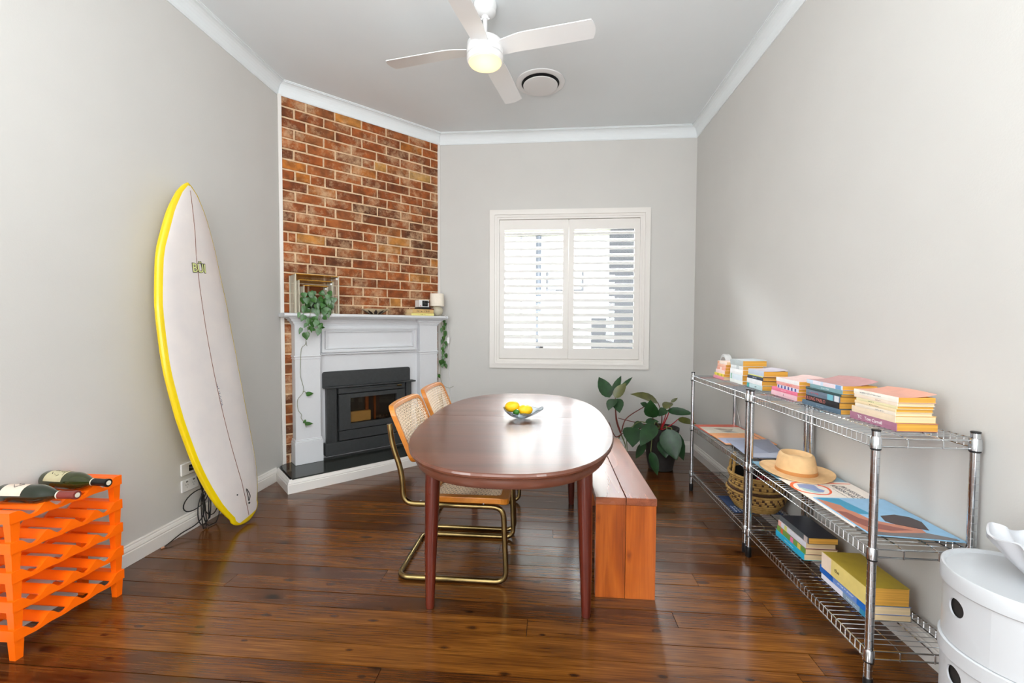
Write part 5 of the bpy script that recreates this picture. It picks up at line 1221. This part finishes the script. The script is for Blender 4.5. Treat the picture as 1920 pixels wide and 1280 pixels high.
for s_, z_, o_, ds, dz, wd in ((.345, 1.445, .20, -.004, -.05, .056), (.31, 1.41, .2, .004, -.045, .048), (.295, 1.33, .205, .008, -.055, .03), (.12, 1.30, .21, -.03, -.05, .045), (.15, 1.28, .22, -.012, -.06, .05), (.19, 1.29, .215, .015, -.06, .05), (.21, 1.26, .22, -.02, -.055, .05), (.235, 1.24, .22, -.012, -.055, .048), (.17, 1.25, .215, .015, -.05, .045), (.135, 1.235, .215, -.025, -.035, .03), (.16, 1.215, .215, .01, -.055, .03), (.125, 1.165, .21, .010, -.06, .06), (.225, 1.195, .215, -.012, -.06, .048), (.10, 1.20, .2, -.02, -.05, .03), (.245, 1.205, .2, .03, .0, .03), (.14, 1.195, .21, .03, .006, .025), (.175, 1.19, .21, .03, -.005, .028), (.15, .665, .12, .055, .012, .042), (.128, .455, .12, .018, -.015, .034), (.14, .43, .12, .06, -.004, .035), (.26, 1.29, .205, .03, -.02, .045), (.085, 1.32, .2, -.01, -.05, .025)):
    spots.append(((s_, o_, z_), (s_+ds, o_+.005, z_+dz), wd))
vines = [[(.2, .12, ZS+.07), (.17, .2, ZS+.02), (.15, .212, 1.24), (.14, .212, 1.15)], [(.23, .12, ZS+.06), (.24, .205, ZS+.0), (.22, .215, 1.22)], [(.13, .2, 1.12), (.145, .13, 1.07), (.118, .116, 1.03), (.11, .116, .9), (.108, .116, .82), (.132, .116, .70), (.085, .12, .63), (.088, .12, .55), (.112, .12, .51), (.11, .12, .48), (.135, .12, .44), (.145, .12, .40)], [(.125, .116, .69), (.14, .116, .69), (.155, .12, .665)], [(.13, .2, 1.12), (.152, .13, 1.075), (.158, .125, 1.055)]]
pothos(pt, spots, vines, 6)
wv_ = thing('trailing_vine', 'pothos vine hanging down beside the right end of the mantelpiece', 'plant', tuple(bw(1.425, .07, ZS)))
spots = []
r3 = random.Random(9)
for k in range(17):
    z_ = 1.29-.028*k-r3.random()*.012; s_ = 1.452+.02*math.sin(k*1.7); sg = (-1 if k % 2 else 1); spots.append(((s_, .075+.01*r3.random(), z_), (s_+sg*(.012+.01*r3.random()), .085, z_-.05), .034))
for s_, z_, ds, dz, wd in ((1.415, .88, .008, -.06, .045), (1.43, .845, .0, -.045, .04), (1.39, .74, .012, -.04, .032)): spots.append(((s_, .08, z_), (s_+ds, .085, z_+dz), wd))
vines = [[(1.40, .12, ZS+.01), (1.445, .11, ZS-.01), (1.452, .08, 1.2), (1.447, .078, 1.05), (1.43, .078, .9), (1.408, .08, .74), (1.42, .085, .67), (1.45, .09, .62), (1.49, .12, .60), (1.515, .16, .62)], [(1.425, .08, 1.25), (1.445, .09, 1.1), (1.428, .08, 1.0)]]
pothos(wv_, spots, vines, 8)
lc = MB(); pcord = [Vector((-.985, 4.10, ZS+.005)), Vector((-.985, 4.15, ZS-.01)), Vector((-1.0, 4.27, 1.25)), Vector((-1.0, 4.30, 1.1)), Vector((-.997, 4.315, .9)), Vector((-.99, 4.32, .68)), Vector((-.98, 4.32, .45)), Vector((-.975, 4.32, .2))]
lc.tube(smoothpath(pcord, 6), .0022, 6)

# lamp
lp = thing('table_lamp', 'small cream table lamp with a drum shade on the right end of the mantel', 'lamp', tuple(bw(1.362, .10, ZS)))
m = MB(); pr = []
for k in range(14):
    a = -math.pi/2+math.pi*k/13; pr.append((max(.058*math.cos(a), .012 if k == 13 else .03 if k == 0 else 0), .05+.05*math.sin(a)))
m.lathe(pr, (0, 0, 0), 28); m.tube([(0, 0, .095), (0, 0, .15)], .006, 8); obj('lamp_base', m, mat('sage_ceramic', (196, 190, 168), .45), lp)
m = MB(); m.lathe([(.070, .097), (.0665, .218), (.064, .218), (.0675, .097)], (0, 0, 0), 36, capb=False, capt=False); obj('lamp_shade', m, mat('linen_shade', (238, 228, 212), .8, noise=(80, .04)), lp)
obj('cord', lc, M_white, lp, world=True)
m = MB(); m.box((-1.010, 4.292, 1.045), (-.988, 4.310, 1.105), .003); obj('inline_switch', m, M_white, lp, world=True)
# instant camera on two books
def mbook(label, s0, s1, o0, o1, z, th, spine, cover, text, txtcol):
    c = bw((s0+s1)/2, o1, z); o = thing('hardback_book', label, 'book', tuple(c), 0, 'books under the camera')
    m = MB(BR); m.box((s0, o0, z), (s1, o1, z+.002)); m.box((s0, o0, z+th-.002), (s1, o1, z+th)); m.box((s0, o1-.002, z), (s1, o1, z+th)); obj('cover', m, cm(spine), o, world=True)
    m = MB(BR); m.box((s0+.003, o0+.003, z+.002), (s1-.003, o1-.002, z+th-.002)); obj('pages', m, W_, o, world=True)
    q = bw((s0+s1)/2, o1+.0006, z+th/2)-c; lettering('spine_title', text, th*.62, cm(txtcol), o, frame(q, tuple(TS), (0, 0, 1)), extrude=.0002)
mbook('yellow hardback lying at the bottom under the camera on the mantel', 1.052, 1.288, .035, .17, ZS, .023, (232, 222, 140), (232, 222, 140), '~10', (90, 90, 50))
mbook('tan hardback lying on the yellow one under the camera', 1.067, 1.286, .03, .165, ZS+.0235, .037, (212, 176, 116), (200, 160, 100), '~14', (60, 50, 40))
ic = thing('instant_camera', 'white and black instant camera standing on the two mantel books', 'camera', tuple(bw(1.20, .10, ZS+.061)))
m = MB(BR); zc = ZS+.061; m.box((1.148, .06, zc+.018), (1.252, .14, zc+.088), .005); obj('camera_body', m, M_white, ic, world=True)
m = MB(BR); m.box((1.145, .055, zc), (1.258, .165, zc+.02), .004); m.box((1.18, .138, zc+.03), (1.235, .146, zc+.082), .002); obj('camera_front', m, M_black, ic, world=True)
m = MB(BR); m.lathe([(.019, .14), (.021, .158), (.015, .16), (.001, .154)], (1.207, 0, zc+.056), 20, axis=1); m.lathe([(.006, .14), (.006, .15)], (1.243, 0, zc+.07), 10, axis=1); obj('lens', m, M_black, ic, world=True)
m = MB(BR); m.lathe([(.004, .139), (.004, .144)], (1.162, 0, zc+.032), 8, axis=1); obj('shutter_button', m, cm((210, 50, 40)), ic, world=True)
m = MB(BR); m.tube(smoothpath([(1.26, .12, zc+.012), (1.275, .15, zc+.004), (1.24, .172, zc+.002), (1.29, .165, zc+.003)], 4), .004, 6); obj('camera_strap', m, cm((120, 24, 22)), ic, world=True)
# patterned wooden bowl
db = thing('patterned_wooden_bowl', 'shallow wooden bowl with dark star pattern in the middle of the mantel', 'bowl', tuple(bw(.735, .10, ZS)))
m = MB(); m.lathe([(.035, 0), (.04, .002), (.085, .028), (.118, .046), (.12, .05), (.116, .05), (.08, .032), (.03, .008), (.001, .006)], (0, 0, 0), 40); obj('bowl_body', m, mat('pale_mango_wood', (206, 186, 152), .6, noise=(20, .2)), db)
for k in range(10):
    a = R(36*k+8); m = MB(); P = []
    for r_, z_, hw_ in ((.045, .0035, .02), (.075, .021, .3*.09), (.112, .0415, .002)):
        for sg in (-1, 1): aa = a+sg*hw_/r_*.55; P.append(((r_+.0014)*math.cos(aa), (r_+.0014)*math.sin(aa), z_))
    m.add(P, [(0, 1, 3, 2), (2, 3, 5, 4)]); obj('dark_inlay', m, cm((46, 28, 20), .5), db)
